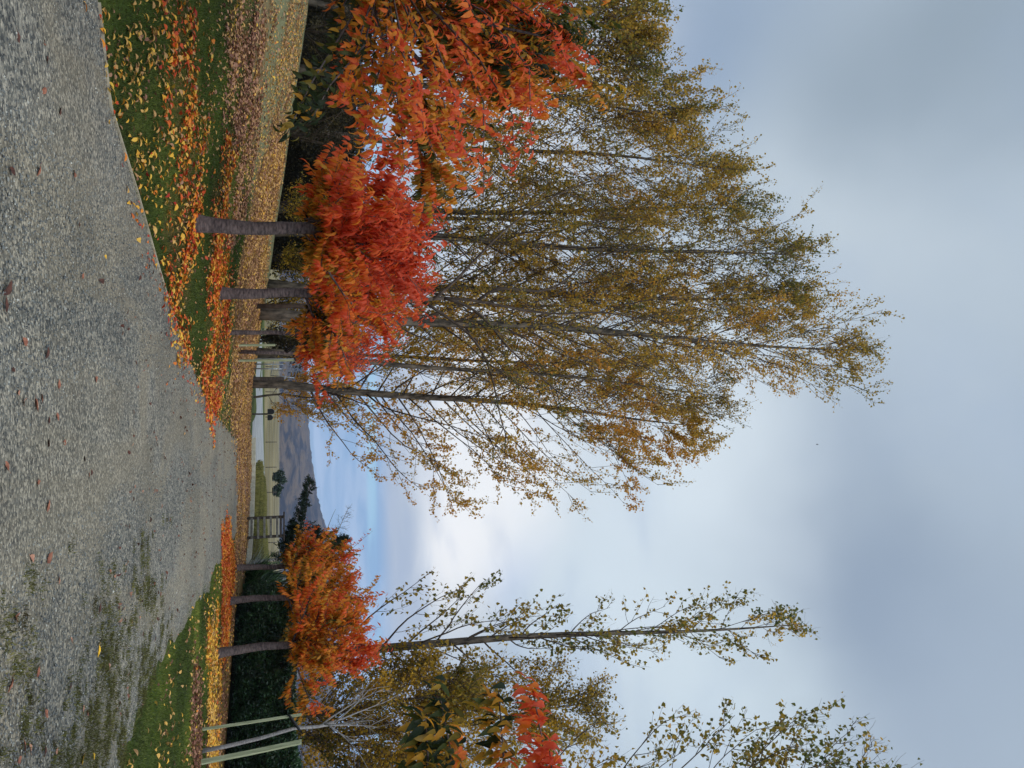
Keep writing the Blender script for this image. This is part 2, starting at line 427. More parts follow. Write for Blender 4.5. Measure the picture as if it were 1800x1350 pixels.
# ---- gravel drive
mt, nt, b = new_mat('gravel')
geo = nt.nodes.new('ShaderNodeNewGeometry'); pos = geo.outputs['Position']
sp3 = nt.nodes.new('ShaderNodeSeparateXYZ'); nt.links.new(pos, sp3.inputs[0])
vo = nt.nodes.new('ShaderNodeTexVoronoi'); vo.inputs['Scale'].default_value = 48; nt.links.new(pos, vo.inputs['Vector'])
vo2 = nt.nodes.new('ShaderNodeTexVoronoi'); vo2.inputs['Scale'].default_value = 24; nt.links.new(pos, vo2.inputs['Vector'])
bw = nt.nodes.new('ShaderNodeRGBToBW'); nt.links.new(vo.outputs['Color'], bw.inputs[0])
bw2 = nt.nodes.new('ShaderNodeRGBToBW'); nt.links.new(vo2.outputs['Color'], bw2.inputs[0])
stone = nramp(nt, bw.outputs[0], [(.15, lin(52, 58, 62)), (.38, lin(104, 108, 106)), (.6, lin(140, 138, 128)), (.82, lin(206, 202, 188))])
stone2 = nramp(nt, bw2.outputs[0], [(.2, lin(56, 62, 68)), (.5, lin(106, 110, 108)), (.8, lin(186, 184, 174))])
big = nnoise(nt, nvec(nt, 'MULTIPLY', pos, (1, .30, 1)).outputs[0], .8, 5, .6, .9)
loose = nrange(nt, big.outputs['Fac'], .42, .62)
gcol = nmix(nt, nmath(nt, 'MULTIPLY', loose, .55), stone, stone2)
fine = nnoise(nt, pos, 150, 2, .7)
dust = nmix(nt, nrange(nt, fine.outputs['Fac'], .3, .7), lin(120, 115, 100), lin(168, 160, 140))
gcol = nmix(nt, nmath(nt, 'MULTIPLY', nrange(nt, big.outputs['Fac'], .56, .42), .5), gcol, dust)
dk = nnoise(nt, pos, .55, 3, .5)
gcol = nmix(nt, nrange(nt, dk.outputs['Fac'], .35, .7, 0, .45), gcol, nmix(nt, 1.0, gcol, (.42, .43, .44), 'MULTIPLY'))
# mossy dirt between the stones at the right side near the verge
mm = nmath(nt, 'MULTIPLY', nrange(nt, sp3.outputs[0], 1.6, 3.6), nrange(nt, nnoise(nt, pos, 2.6, 5, .65).outputs['Fac'], .46, .60))
mm = nmath(nt, 'MULTIPLY', mm, nrange(nt, sp3.outputs[1], 13, 9))
gcol = nmix(nt, nmath(nt, 'MULTIPLY', mm, .5), gcol, nmix(nt, nrange(nt, fine.outputs['Fac'], .3, .7), lin(58, 56, 36), lin(100, 96, 60)))
gcol = nmix(nt, 1.0, gcol, (.80, .74, .66), 'MULTIPLY')
nt.links.new(gcol, b.inputs['Base Color']); b.inputs['Roughness'].default_value = .85; b.inputs['Specular IOR Level'].default_value = .3
bp = nt.nodes.new('ShaderNodeBump'); bp.inputs['Strength'].default_value = .9; bp.inputs['Distance'].default_value = .012; bp.invert = True
hsum = nmath(nt, 'ADD', vo.outputs['Distance'], nmath(nt, 'MULTIPLY', vo2.outputs['Distance'], .8))
nt.links.new(hsum, bp.inputs['Height']); nt.links.new(bp.outputs[0], b.inputs['Normal'])
M['gravel'] = mt
ys = np.arange(-8, 40, .12); K = 80
V = []
for i, Y in enumerate(ys):
    a = xe(Y) + .06 * math.sin(Y * 5.1) * (Y > 13); bb = xr(Y) + .5 * (vnoise(np.array([Y]), np.array([3.]), .9, 3)[0] - .5) + .22 * (vnoise(np.array([Y]), np.array([5.]), 3.1, 3)[0] - .5)
    if Y < 7.7: a = max(a, -18) if Y > 4.6 else -18
    t = np.linspace(0, 1, K)
    V.append(np.stack([a + (bb - a) * t, np.full(K, Y), np.full(K, .006)], -1))
V = np.array(V); idx = np.arange(len(ys) * K).reshape(len(ys), K)
# broad shallow wheel ruts and camber
V[..., 2] += .010 + .008 * np.sin(V[..., 0] * 2.1 + .4 * np.sin(V[..., 1] * .15)) * sstep(0, 1.5, np.minimum(V[..., 0] - xe(V[..., 1]), xr(V[..., 1]) - V[..., 0]))
mb = MB(); mb.add(V.reshape(-1, 3), [np.stack([idx[:-1, :-1], idx[:-1, 1:], idx[1:, 1:], idx[1:, :-1]], -1).reshape(-1, 4)])
tag(mb.build('gravel_drive', mt), kind='structure')

# loose chippings: real little stones standing on the gravel close by
def stones(n, x0, x1, y0, y1, smin, smax, name, sel=None):
    X = rng.uniform(x0, x1, n); Y = y0 + (y1 - y0) * rng.uniform(0, 1, n) ** 1.5
    keep = (X > xe(Y) + .05) & (X < xr(Y) - .05)
    if sel is not None: keep &= sel(X, Y)
    X = X[keep]; Y = Y[keep]; n = len(X)
    s = rng.uniform(smin, smax, n) * (1 + .6 * (rng.uniform(0, 1, n) > .93))
    o = np.array([[1, 0, 0], [0, 1, 0], [-1, 0, 0], [0, -1, 0], [0, 0, .7], [0, 0, -.6]], float)
    a = rng.uniform(0, 6.28, n); c, s_ = np.cos(a), np.sin(a)
    V = o[None] * (s[:, None, None] * rng.uniform(.55, 1.25, (n, 6, 1)))
    V = np.stack([V[..., 0] * c[:, None] - V[..., 1] * s_[:, None], V[..., 0] * s_[:, None] + V[..., 1] * c[:, None], V[..., 2]], -1)
    V += np.stack([X, Y, np.full(n, .016) + s * .15], -1)[:, None]
    f = np.array([[0, 1, 4], [1, 2, 4], [2, 3, 4], [3, 0, 4], [1, 0, 5], [2, 1, 5], [3, 2, 5], [0, 3, 5]])
    F_ = (np.arange(n)[:, None, None] * 6 + f[None]).reshape(-1, 3)
    mb = MB(); mb.add(V.reshape(-1, 3), [F_], np.repeat(np.clip(rng.normal(.42, .2, n), 0, 1), 6))
    return mb
mt, nt, b = new_mat('chippings')
at_ = nt.nodes.new('ShaderNodeAttribute'); at_.attribute_name = 'tone'
nt.links.new(nramp(nt, at_.outputs['Fac'], [(0, lin(52, 56, 60)), (.4, lin(98, 100, 96)), (.7, lin(134, 132, 122)), (1, lin(190, 188, 176))]), b.inputs['Base Color'])
b.inputs['Roughness'].default_value = .75
tag(stones(90000, -5.5, 5.2, 4.6, 17, .004, .011, 'loose_gravel').build('loose_gravel', mt, smooth=False), kind='stuff',
    label='loose grey stone chippings strewn over the drive', cat='gravel')

# timber edging on the left side of the drive and along the far verge
def strip(name, pts, w, h, mat, label, cat):
    mb = MB(); pts = np.array(pts); n = len(pts)
    tg = np.gradient(pts[:, :2], axis=0); tg /= np.linalg.norm(tg, axis=1, keepdims=True)
    nr = np.stack([-tg[:, 1], tg[:, 0]], 1) * w / 2
    z = pts[:, 2]
    L_, R_ = pts[:, :2] + nr, pts[:, :2] - nr
    V = np.stack([np.c_[L_, z - .1], np.c_[L_, z + h], np.c_[R_, z + h], np.c_[R_, z - .1]], 1)
    i = (np.arange(n - 1) * 4)[:, None]
    fs = [np.concatenate([i + [[a, a + 4, a + 5, a + 1]] for a in range(3)]), np.array([[0, 1, 2, 3], [n * 4 - 1, n * 4 - 2, n * 4 - 3, n * 4 - 4]])]
    mb.add(V.reshape(-1, 3), fs)
    c = pts[n // 2]
    return tag(mb.build(name, mat, smooth=False, loc=(float(c[0]), float(c[1]), float(c[2]))), label, cat)
ys2 = np.linspace(7.72, 13.2, 40)
strip('timber_edging', np.stack([xe(ys2) - .012, ys2, np.zeros(40)], 1), .022, .035, M['edging'], 'thin pale timber edging between gravel drive and left lawn', 'edging')
fe = np.array([G(442, 770), G(441, 840), G(439, 900), G(435.5, 950), G(432, 992)])
tt = np.linspace(0, 4, 30)
fe = np.stack([np.interp(tt, range(5), fe[:, k]) for k in range(3)], 1); fe[:, 2] = 0
strip('kerb_board', fe, .16, .24, plain_mat('kerb', (196, 188, 168), (222, 216, 198), 5, .85, .1), 'pale straight kerb board at the far side of the golden leaf verge', 'kerb')

# ---- far lane, island, hills
mb = MB()
def flat_poly(name, poly, z, mat):
    mb = MB(); n = len(poly)
    V = np.array([(p[0], p[1], z) for p in poly]); c = V.mean(axis=0)
    mb.add(np.vstack([V, c]), [np.array([[i, (i + 1) % n, n] for i in range(n)])])
    return tag(mb.build(name, mat), kind='structure')
mt = plain_mat('lane', (122, 124, 124), (150, 150, 148), .6, .9, .1)
def F0(x, y):
    d = ray(x, y); t = -CAMH / d[2]; return (d[0] * t, d[1] * t)
def smooth_poly(pts, k=6):
    P = np.array(pts); n = len(P); out = []
    for i in range(n):
        p0, p1, p2, p3 = P[i - 1], P[i], P[(i + 1) % n], P[(i + 2) % n]
        for t in np.arange(k) / k:
            out.append(.5 * ((2 * p1) + (-p0 + p2) * t + (2 * p0 - 5 * p1 + 4 * p2 - p3) * t * t + (-p0 + 3 * p1 - 3 * p2 + p3) * t ** 3))
    return out
lane = [F0(447, 560), F0(446, 640), F0(445, 700), F0(443, 760), F0(441.2, 830), F0(440.5, 920), F0(440, 1060), F0(470.5, 1060), F0(468.5, 940), F0(465.5, 850), F0(463, 780), F0(461.5, 700), F0(460.5, 620), F0(460, 560)]
flat_poly('far_lane', lane, .008, mt)
gm = plain_mat('island_grass', (70, 92, 30), (124, 104, 56), .35, .95, .4)
isl = [F0(452, 815), F0(446.5, 828), F0(443.8, 850), F0(442.5, 880), F0(441.8, 915), F0(441.4, 960), F0(441.4, 1030), F0(467.5, 1030), F0(466.8, 950), F0(465.5, 900), F0(463.5, 855), F0(459, 825)]
island = smooth_poly(isl)
flat_poly('grass_island', island, .012, gm)

def hills():
    az = np.linspace(R(-38), R(38), 420); rr = np.linspace(0, 1, 60)
    A, Q = np.meshgrid(az, rr, indexing='ij')
    prof = np.interp(np.degrees(az), [-38, -25, -12, -4, 0, 3, 5.5, 8, 9.5, 11, 14, 20, 38], [.030, .034, .036, .034, .034, .036, .040, .046, .052, .060, .066, .064, .05])
    D0 = 2300; D1 = 3600
    rad = D0 + (D1 - D0) * Q
    rid = 0; amp = 1
    for k_, sc in enumerate((.0016, .0034, .008, .018)):
        rid = rid + amp * (1 - 2 * np.abs(vnoise(rad * np.sin(A) + 900 * k_ + 7000, rad * np.cos(A) * .6, sc, k_ + 20) - .5)); amp *= .48
    rid = rid / 1.9
    crest = (prof * D1)[:, None]
    z = crest * (Q ** .85) * (.62 + .38 * rid * (1 - Q) + .38 * Q) + (rid - .5) * 50 * Q * (1 - Q) * 2.5
    z = z + crest * .035 * (vnoise(A * 300, Q * 0, 1, 3) - .5) * Q
    z = z - 2
    V = np.stack([rad * np.sin(A), rad * np.cos(A), z], -1)
    # back side falls away
    back = V[:, -1:].copy(); back[..., 0] *= 1.3; back[..., 1] *= 1.3; back[..., 2] = -5
    V = np.concatenate([V, back], 1)
    n, k = V.shape[:2]; idx = np.arange(n * k).reshape(n, k)
    mb = MB(); mb.add(V.reshape(-1, 3), [np.stack([idx[:-1, :-1], idx[1:, :-1], idx[1:, 1:], idx[:-1, 1:]], -1).reshape(-1, 4)])
    mt, nt, b = new_mat('hill')
    geo = nt.nodes.new('ShaderNodeNewGeometry'); pos = geo.outputs['Position']
    a1 = nnoise(nt, nvec(nt, 'MULTIPLY', pos, (1, .5, 2.2)).outputs[0], .010, 8, .7, .9)
    a2 = nnoise(nt, nvec(nt, 'MULTIPLY', pos, (1, 1, 2)).outputs[0], .03, 4, .6)
    c = nmix(nt, nrange(nt, a1.outputs['Fac'], .42, .58), lin(22, 24, 30), lin(96, 80, 60))
    c = nmix(nt, nrange(nt, a2.outputs['Fac'], .4, .7, 0, .5), c, lin(40, 38, 44))
    nt.links.new(c, b.inputs['Base Color']); b.inputs['Roughness'].default_value = 1; b.inputs['Specular IOR Level'].default_value = 0
    tag(mb.build('hills', mt), kind='structure')
hills()

# ---------------------------------------------------------------- plants
def unit(v): return v / (np.linalg.norm(v, axis=-1, keepdims=True) + 1e-9)
def grow(P, D, L, K, up=0.0, wob=.1, rg=rng):
    P = np.array(P, float); D = unit(np.array(D, float)); L = np.broadcast_to(L, (len(P),)).astype(float)
    out = [P]; q = P.copy(); up = np.broadcast_to(up, (len(P),))
    for k in range(K - 1):
        D = unit(D + rg.normal(0, wob, D.shape) + np.stack([0 * up, 0 * up, up], -1) / K)
        q = q + D * (L / (K - 1))[:, None]; out.append(q)
    return np.stack(out, 1)
def spawn(pts, n, t0, t1, ang, rg=rng, bias=None):
    """n children per branch: origins, directions, t, parent index"""
    Nb, K, _ = pts.shape
    t = np.sort(t0 + (t1 - t0) * (np.arange(n)[None] + rg.uniform(0, 1, (Nb, n))) / n, axis=1)
    f = t * (K - 1); i = np.minimum(f.astype(int), K - 2); w = (f - i)[..., None]
    r = np.arange(Nb)[:, None]
    A, B = pts[r, i], pts[r, i + 1]
    P = A * (1 - w) + B * w; T = unit(B - A)
    rv = rg.normal(0, 1, T.shape)
    if bias is not None: rv = rv + bias
    pr = unit(rv - (rv * T).sum(-1, keepdims=True) * T)
    a = np.radians(ang + rg.normal(0, 8, t.shape))[..., None]
    D = T * np.cos(a) + pr * np.sin(a)
    return P.reshape(-1, 3), D.reshape(-1, 3), t.ravel(), np.repeat(np.arange(Nb), n)
def sites(pts, n, t0, t1, rg=rng):
    Nb, K, _ = pts.shape
    t = t0 + (t1 - t0) * (np.arange(n)[None] + rg.uniform(0, 1, (Nb, n))) / n
    f = t * (K - 1); i = np.minimum(f.astype(int), K - 2); w = (f - i)[..., None]; r = np.arange(Nb)[:, None]
    A, B = pts[r, i], pts[r, i + 1]
    return (A * (1 - w) + B * w).reshape(-1, 3), unit(B - A).reshape(-1, 3), t.ravel(), np.repeat(np.arange(Nb), n)
def taper(n, K, r0, r1):
    r0 = np.broadcast_to(r0, (n,)); r1 = np.broadcast_to(r1, (n,)); t = np.linspace(0, 1, K)[None]
    return r0[:, None] * (1 - t) + r1[:, None] * t

def cherry_crown(rg, mb_br, mb_lf, limbs, r_l, n2, n3, nleaf, leafL, base_z, top_z, ctr, Rr, tone0, kind, sub_len=.5, sh_len=.5, tspread=.16):
    K = limbs.shape[1]
    mb_br.tubes(limbs, taper(len(limbs), K, r_l, .010), 6)
    P, D, t, pi = spawn(limbs, n2, .25, 1.0, 42, rg)
    Ll = np.linalg.norm(limbs[:, -1] - limbs[:, 0], axis=1)[pi]
    L2 = grow(P, D, Ll * sub_len * (1.15 - .6 * t) * rg.uniform(.7, 1.2, len(t)), 6, .25, .12, rg)
    mb_br.tubes(L2, taper(len(L2), 6, .012, .004), 4)
    P, D, t, pi = spawn(L2, n3, .15, 1.0, 38, rg)
    out = unit(P - ctr) * .5
    L3 = grow(P, D + out * .6 + np.array([0, 0, .1]), sh_len * rg.uniform(.6, 1.3, len(t)), 5, .1, .08, rg)
    mb_br.tubes(L3, taper(len(L3), 5, .005, .002), 3)
    for S_, nl, t0 in ((L3, nleaf, .05), (L2, int(nleaf * 1.2), .3), (limbs, int(nleaf * 1.5), .55)):
        P, T, t, pi = sites(S_, nl, t0, 1.0, rg)
        side = np.where(np.arange(len(P)) % 2 == 0, 1, -1)[:, None]
        sd_ = unit(np.cross(T, np.array([0, 0, 1.]))) * side
        D = unit(np.array([0, 0, -.95]) + sd_ * .55 + T * .35 + rg.normal(0, .25, P.shape))
        Nn = unit(sd_ * .6 + np.array([0, 0, .6]) + T * .3 + rg.normal(0, .35, P.shape))
        hgt = (P[:, 2] - base_z) / (top_z - base_z)
        rad = np.linalg.norm((P - ctr)[:, :2], axis=1) / Rr
        cn = vnoise(P[:, 0] + P[:, 2] * .7, P[:, 1] - P[:, 2], 1.1, int(ctr[1] * 3) % 50)
        tn = tone0 + .26 * (hgt - .45) + .22 * (rad - .6) + (cn - .5) * .42 + rg.normal(0, tspread, len(S_))[pi] + rg.normal(0, .07, len(P))
        L = leafL * rg.uniform(.7, 1.15, len(P))
        mb_lf.leaves(P + D * .01, D, Nn, L, L * (.38 if kind == 'full' else .44), np.clip(tn, 0, 1), kind, .22, .25)

def shoot(pts, k=9):
    P = np.array(pts, float); t = np.linspace(0, len(P) - 1, k)
    return np.stack([np.interp(t, range(len(P)), P[:, j]) for j in range(3)], 1)

def cherry(X, Y, H, Rr, label, seed, tone0=.62, n1=9, n2=6, n3=4, nleaf=13, leafL=.15, kind='simple', tr=.12, lean=(0, 0), zc=1.85, group='cherry trees lining the drive', nocrown=False, extra=None, tspread=.16):
    rg = np.random.default_rng(seed)
    z0 = hz(X, Y)
    root = thing('cherry_tree', (X, Y, z0), label, 'tree', group)
    tk = np.linspace(0, 1, 26); zz = -.15 + tk * (zc + .35)
    cx = X + lean[0] * tk + .035 * np.sin(tk * 5 + seed) + .004 * np.sin(tk * 17 + seed); cy = Y + lean[1] * tk + .03 * np.cos(tk * 5 + seed)
    tp = np.stack([cx, cy, z0 + zz], 1)
    rad = tr * (1 - .25 * tk) * (1 + .55 * np.exp(-tk * 11)) * (1 + .015 * np.sin(tk * 23 + seed) + rg.normal(0, .006, 26)) * (1 + .18 * sstep(.8, 1, tk))
    m1 = MB(); m1.tubes(tp, rad, 12); m1.build('trunk', M['cherry_bark'], root)
    a = np.arange(n1) * 2.39996 + rg.uniform(0, 6) + rg.normal(0, .2, n1)
    inc = np.radians(np.linspace(12, 74, n1) + rg.normal(0, 5, n1))
    zs = z0 + zc + .32 - .42 * np.linspace(0, 1, n1) ** .7
    D = np.stack([np.sin(inc) * np.cos(a), np.sin(inc) * np.sin(a), np.cos(inc)], 1)
    Lh = (H - zc - .25); ln = 1 / np.sqrt((np.sin(inc) / (Rr * .82)) ** 2 + (np.cos(inc) / Lh) ** 2) * rg.uniform(.85, 1.1, n1)
    P = np.stack([np.full(n1, tp[-1, 0]), np.full(n1, tp[-1, 1]), zs], 1)
    limbs = grow(P, D, ln, 8, .25, .07, rg)
    mbr, mlf = MB(), MB()
    ctr = np.array([X + lean[0], Y + lean[1], z0 + zc])
    # short leafy spurs that hide the crotch of the tree
    ns = 26; a_ = rg.uniform(0, 6.28, ns); ic = np.radians(rg.uniform(35, 84, ns))
    sp_ = grow(P[rg.integers(0, n1, ns)] + rg.normal(0, .05, (ns, 3)), np.stack([np.sin(ic) * np.cos(a_), np.sin(ic) * np.sin(a_), np.cos(ic)], 1), rg.uniform(.4, 1.0, ns) * Rr / 2, 6, .1, .1, rg)
    cherry_crown(rg, mbr, mlf, sp_, .014, 3, 3, max(5, nleaf // 2), leafL, z0 + 1.5, z0 + H, ctr, Rr, tone0 - .05, kind, sub_len=.7, sh_len=.3, tspread=tspread)
    cherry_crown(rg, mbr, mlf, limbs, tr * .30, n2, n3, nleaf, leafL, z0 + 1.5, z0 + H, ctr, Rr, tone0, kind, tspread=tspread)
    if extra is not None:
        hub = tp[-1]
        ex = []
        for e in extra:                 # long shoots, each growing out of the crotch of the tree
            q = np.vstack([hub, hub * .6 + e[0] * .4 + [0, 0, .12], e[0], e[1:]]); ex.append(shoot(q, 16))
        ex = np.array(ex)
        mbr.tubes(ex, taper(len(ex), ex.shape[1], .012, .003), 5)
        for (e, tn0, tn1) in zip(ex, *extra_tones[label]):
            P, T, t, pi = sites(e[None], int(extra_n[label] * 1.3), .12, 1.0, rg)
            side = np.where(np.arange(len(P)) % 2 == 0, 1, -1)[:, None]
            sd_ = unit(np.cross(T, np.array([0, 0, 1.]))) * side
            D = unit(np.array([0, 0, -.8]) + sd_ * .7 + T * .35 + rg.normal(0, .38 if X < 0 else .2, P.shape)); P = P + rg.normal(0, .045, P.shape)
            Nn = unit(T * .8 + sd_ * .5 + np.array([0, 0, .3]) + rg.normal(0, .25, P.shape))
            L = leafL * extra_len.get(label, .85) * rg.uniform(.6, 1.2, len(P))
            tn = tn0 + (tn1 - tn0) * t + rg.normal(0, .17, len(P))
            mlf.leaves(P, D, Nn, L, L * (.38 if X < 0 else .31), np.clip(tn, 0, 1), kind, .2, .3)
    mbr.build('branches', M['cherry_bark'], root)
    mlf.build('crown', M['cherry_leaf'], root)
    return root
extra_tones = {}; extra_n = {}; extra_len = {}

# left row
lab = 'largest nearest cherry tree at left with green, orange and red leaves hanging over the lawn'
extra_tones[lab] = ([.5, .1, .6, .7, .05, .55, .75, .4, .5, .6, .35, .45, .3, .45, .5, .45, .5], [.8, .05, .8, .9, .02, .9, .95, .6, .7, .85, .75, .75, .5, .55, .6, .6, .7]); extra_n[lab] = 88; extra_len[lab] = .85
ex = [shoot([at(690, 60, 7.2), at(735, 150, 6.6), at(745, 230, 6.2)]), shoot([at(600, 60, 7.4), at(545, 150, 6.8), at(505, 235, 6.4)]),
      shoot([at(800, 60, 7.6), at(850, 180, 6.9), at(850, 350, 6.5)]), shoot([at(850, 20, 7.5), at(930, 120, 7.0), at(935, 270, 6.8)]),
      shoot([at(640, 80, 7.2), at(580, 150, 6.9), at(545, 215, 6.5)]), shoot([at(760, 60, 7.2), at(800, 170, 6.6), at(815, 270, 6.4)]),
      shoot([at(890, 0, 7.6), at(975, 60, 7.3), at(1005, 130, 7.2)]),
      shoot([at(680, 90, 7.4), at(650, 170, 7.1), at(640, 240, 6.9)]), shoot([at(690, 110, 7.4), at(700, 190, 7.2), at(720, 250, 7.1)]),
      shoot([at(840, 100, 7.6), at(900, 200, 7.2), at(905, 300, 7.0)]), shoot([at(640, 40, 7.4), at(620, 110, 7.1), at(600, 180, 6.9)]),
      shoot([at(610, 100, 7.3), at(650, 200, 7.1), at(668, 285, 7.0)]), shoot([at(680, 120, 7.3), at(705, 220, 7.1), at(712, 300, 7.0)]),
      shoot([at(730, 60, 7.3), at(690, 160, 7.0), at(650, 250, 6.8)]), shoot([at(700, 40, 7.2), at(720, 150, 7.0), at(760, 260, 6.9)]),
      shoot([at(760, 100, 7.6), at(790, 220, 7.4), at(840, 300, 7.3)]), shoot([at(720, 20, 7.8), at(700, 130, 7.6), at(670, 200, 7.5)])]
cherry(-4.75, 8.6, 4.5, 3.2, lab, 11, zc=1.95, tone0=.47, n1=15, n2=8, n3=6, nleaf=24, leafL=.125, kind='full', tr=.14, extra=ex, tspread=.25)
cherry(-2.56, 13.0, 3.55, 1.7, 'bright coral red cherry tree on the left lawn with the widest straight trunk', 12, tone0=.66, n1=11, n2=7, n3=5, nleaf=14, leafL=.15, kind='full', tr=.125, tspread=.12)
cherry(-1.96, 17.2, 4.1, 1.85, 'red cherry tree with greenish lower leaves, second visible trunk along the left row', 13, tone0=.64, n1=12, n2=7, n3=5, nleaf=12, leafL=.16, tr=.12, tspread=.16)
cherry(-1.35, 20.5, 3.9, 1.7, 'slender cherry tree with thin trunk and sparse red leaves before the staked sapling', 14, tone0=.78, n1=7, n2=5, n3=3, nleaf=7, leafL=.16, tr=.06, lean=(.1, 0))
# right row
cherry(7.2, 21.8, 3.85, 1.95, 'orange cherry tree on the right verge, nearest trunk of the three before the hedge', 21, zc=1.95, tone0=.45, n1=12, n2=7, n3=4, nleaf=11, leafL=.17, tr=.125, tspread=.09)
cherry(7.1, 26.4, 4.15, 2.0, 'orange red cherry tree, middle trunk of the three in front of the dark hedge', 22, zc=1.95, tone0=.47, n1=12, n2=7, n3=4, nleaf=10, leafL=.18, tr=.12, tspread=.09)
lab = 'farthest orange cherry tree on the right with one long red shoot rising skyward'
extra_tones[lab] = ([.6, .6], [.95, .9]); extra_n[lab] = 40
ex = [shoot([at(600, 1010, 30.4), at(618, 965, 30.4), at(655, 933, 30.4)]), shoot([at(560, 985, 30.4), at(552, 940, 30), at(540, 915, 30)])]
cherry(7.06, 30.8, 4.2, 1.7, lab, 23, zc=2.0, tone0=.5, n1=11, n2=7, n3=4, nleaf=10, leafL=.19, tr=.12, extra=ex)
# right foreground, trunk outside the frame
lab = 'close cherry branches with drooping green and red leaves entering from the right edge'
extra_tones[lab] = ([.28, .12, .8, .85, .3, .75], [.12, .1, .1, .72, .5, .9]); extra_n[lab] = 100; extra_len[lab] = .90
ex = [shoot([at(745, 1420, 4.3), at(752, 1330, 4.2), at(748, 1262, 4.1)]), shoot([at(790, 1420, 4.4), at(792, 1320, 4.3), at(775, 1232, 4.2)]),
      shoot([at(890, 1420, 4.3), at(884, 1310, 4.2), at(876, 1215, 4.2)]), shoot([at(975, 1420, 4.3), at(955, 1310, 4.2), at(935, 1205, 4.2)]),
      shoot([at(835, 1420, 5.0), at(815, 1370, 5.0), at(800, 1300, 4.9)]), shoot([at(975, 1400, 4.0), at(972, 1370, 4.0), at(966, 1320, 4.0)])]
cherry(4.6, 4.9, 3.7, 1.6, lab, 24, tone0=.45, n1=9, n2=5, n3=3, nleaf=10, leafL=.14, kind='full', tr=.11, extra=ex, group='cherry trees lining the drive')

# staked saplings
def rotz(a): c, s = math.cos(a), math.sin(a); return [[c, -s, 0], [s, c, 0], [0, 0, 1]]
def stake(X, Y, h, w, label, lean=(0, 0), rz=.3):
    z0 = hz(X, Y)
    mb = MB(); pts = np.array([[X, Y, z0 - .25], [X + lean[0] * .5, Y + lean[1] * .5, z0 + h * .5], [X + lean[0], Y + lean[1], z0 + h - .02], [X + lean[0], Y + lean[1], z0 + h]])
    mb.tubes(pts, np.array([w * .72, w * .70, w * .68, w * .6]), 4)
    o = mb.build('timber_stake', M['stake'], smooth=False, loc=(X, Y, z0))
    tag(o, label, 'stake', 'timber stakes beside the saplings'); return o
def tie(p, q, label, r=.022):
    """a loop of rubber strap from stake p to trunk q"""
    p, q = np.array(p), np.array(q); c = (p + q) / 2; d = q - p; L = np.linalg.norm(d)
    th = np.linspace(0, 2 * np.pi, 25)[:-1]; u = d / L; n = np.cross(u, [0, 0, 1.]); n /= np.linalg.norm(n)
    ring = c + np.outer(np.cos(th) * (L / 2 + .05), u) + np.outer(np.sin(th) * .05, n) + np.outer(np.sin(th * 1.0) * .03, [0, 0, 1.])
    mb = MB(); V = []
    for k_ in (-.028, .028):
        for e in (-.006, .006):
            V.append(ring + [0, 0, k_] + np.outer(np.sin(th), n) * e)
    n_ = len(th); V = np.concatenate(V); f = []
    o = [0, n_, 3 * n_, 2 * n_]
    for a in range(4):
        A, B = o[a], o[(a + 1) % 4]
        for i in range(n_): j = (i + 1) % n_; f.append([A + i, A + j, B + j, B + i])
    mb.add(V, [np.array(f)])
    mb.tubes(np.stack([p + [0, 0, .0], c + [0, 0, -.01], q]), np.array([r, r * .8, r]), 6)
    return tag(mb.build('tree_tie', M['rubber'], loc=tuple(c)), label, 'tree tie', 'black rubber tree ties')

def bare_sapling():
    g = np.array([7.74, 17.2, 0.0]); rg = np.random.default_rng(5)
    root = thing('sapling', g, 'leaning bare grey sapling tied between two stakes at the right verge', 'tree')
    pts = np.array([[7.74, 17.2, -.1], [7.70, 17.2, .5], [7.62, 17.2, 1.2], [7.50, 17.2, 1.9], [7.53, 17.2, 2.4], [7.50, 17.2, 2.75]])
    mb = MB(); mb.tubes(pts, np.array([.05, .043, .038, .035, .034, .03]), 9); mb.build('trunk', M['pale_bark'], root)
    br = []
    for a, inc, L in ((2.9, 28, 1.5), (.4, 24, 1.3), (1.8, 12, 1.7), (4.6, 30, 1.2), (3.4, 44, 1.1), (5.6, 38, .9)):
        D = [math.sin(R(inc)) * math.cos(a), math.sin(R(inc)) * math.sin(a), math.cos(R(inc))]
        br.append(grow([pts[-1] - [0, 0, rg.uniform(0, .35)]], [D], L, 8, .3, .09, rg)[0])
    br = np.array(br); mb = MB(); mb.tubes(br, taper(len(br), 8, .02, .005), 6)
    P, D, t, pi = spawn(br, 6, .3, 1, 36, rg); L2 = grow(P, D, rg.uniform(.25, .7, len(t)), 6, .3, .1, rg)
    mb.tubes(L2, taper(len(L2), 6, .008, .002), 4)
    mb.build('branches', M['pale_bark'], root)
bare_sapling()
def stake_px(x0, y0, x1, y1, w, label, Yd=None):
    p = G(x0, y0); d = ray(x1, y1); top = np.array([d[0] * p[1], p[1], CAMH + d[2] * p[1]])
    return stake(p[0], p[1], top[2] - p[2], w, label, (top[0] - p[0], 0)), p, top
_, sp1, st1 = stake_px(349, 1342, 530, 1304, .085, 'thick pale green stake right of the bare leaning sapling')
_, sp2, st2 = stake_px(352, 1283, 530, 1256, .048, 'slim pale green stake left of the bare leaning sapling')
tie(st2 - np.array([.02, .05, .25]), (7.52, 17.2, 1.98), 'dark rubber tie joining left stake to the bare leaning sapling')

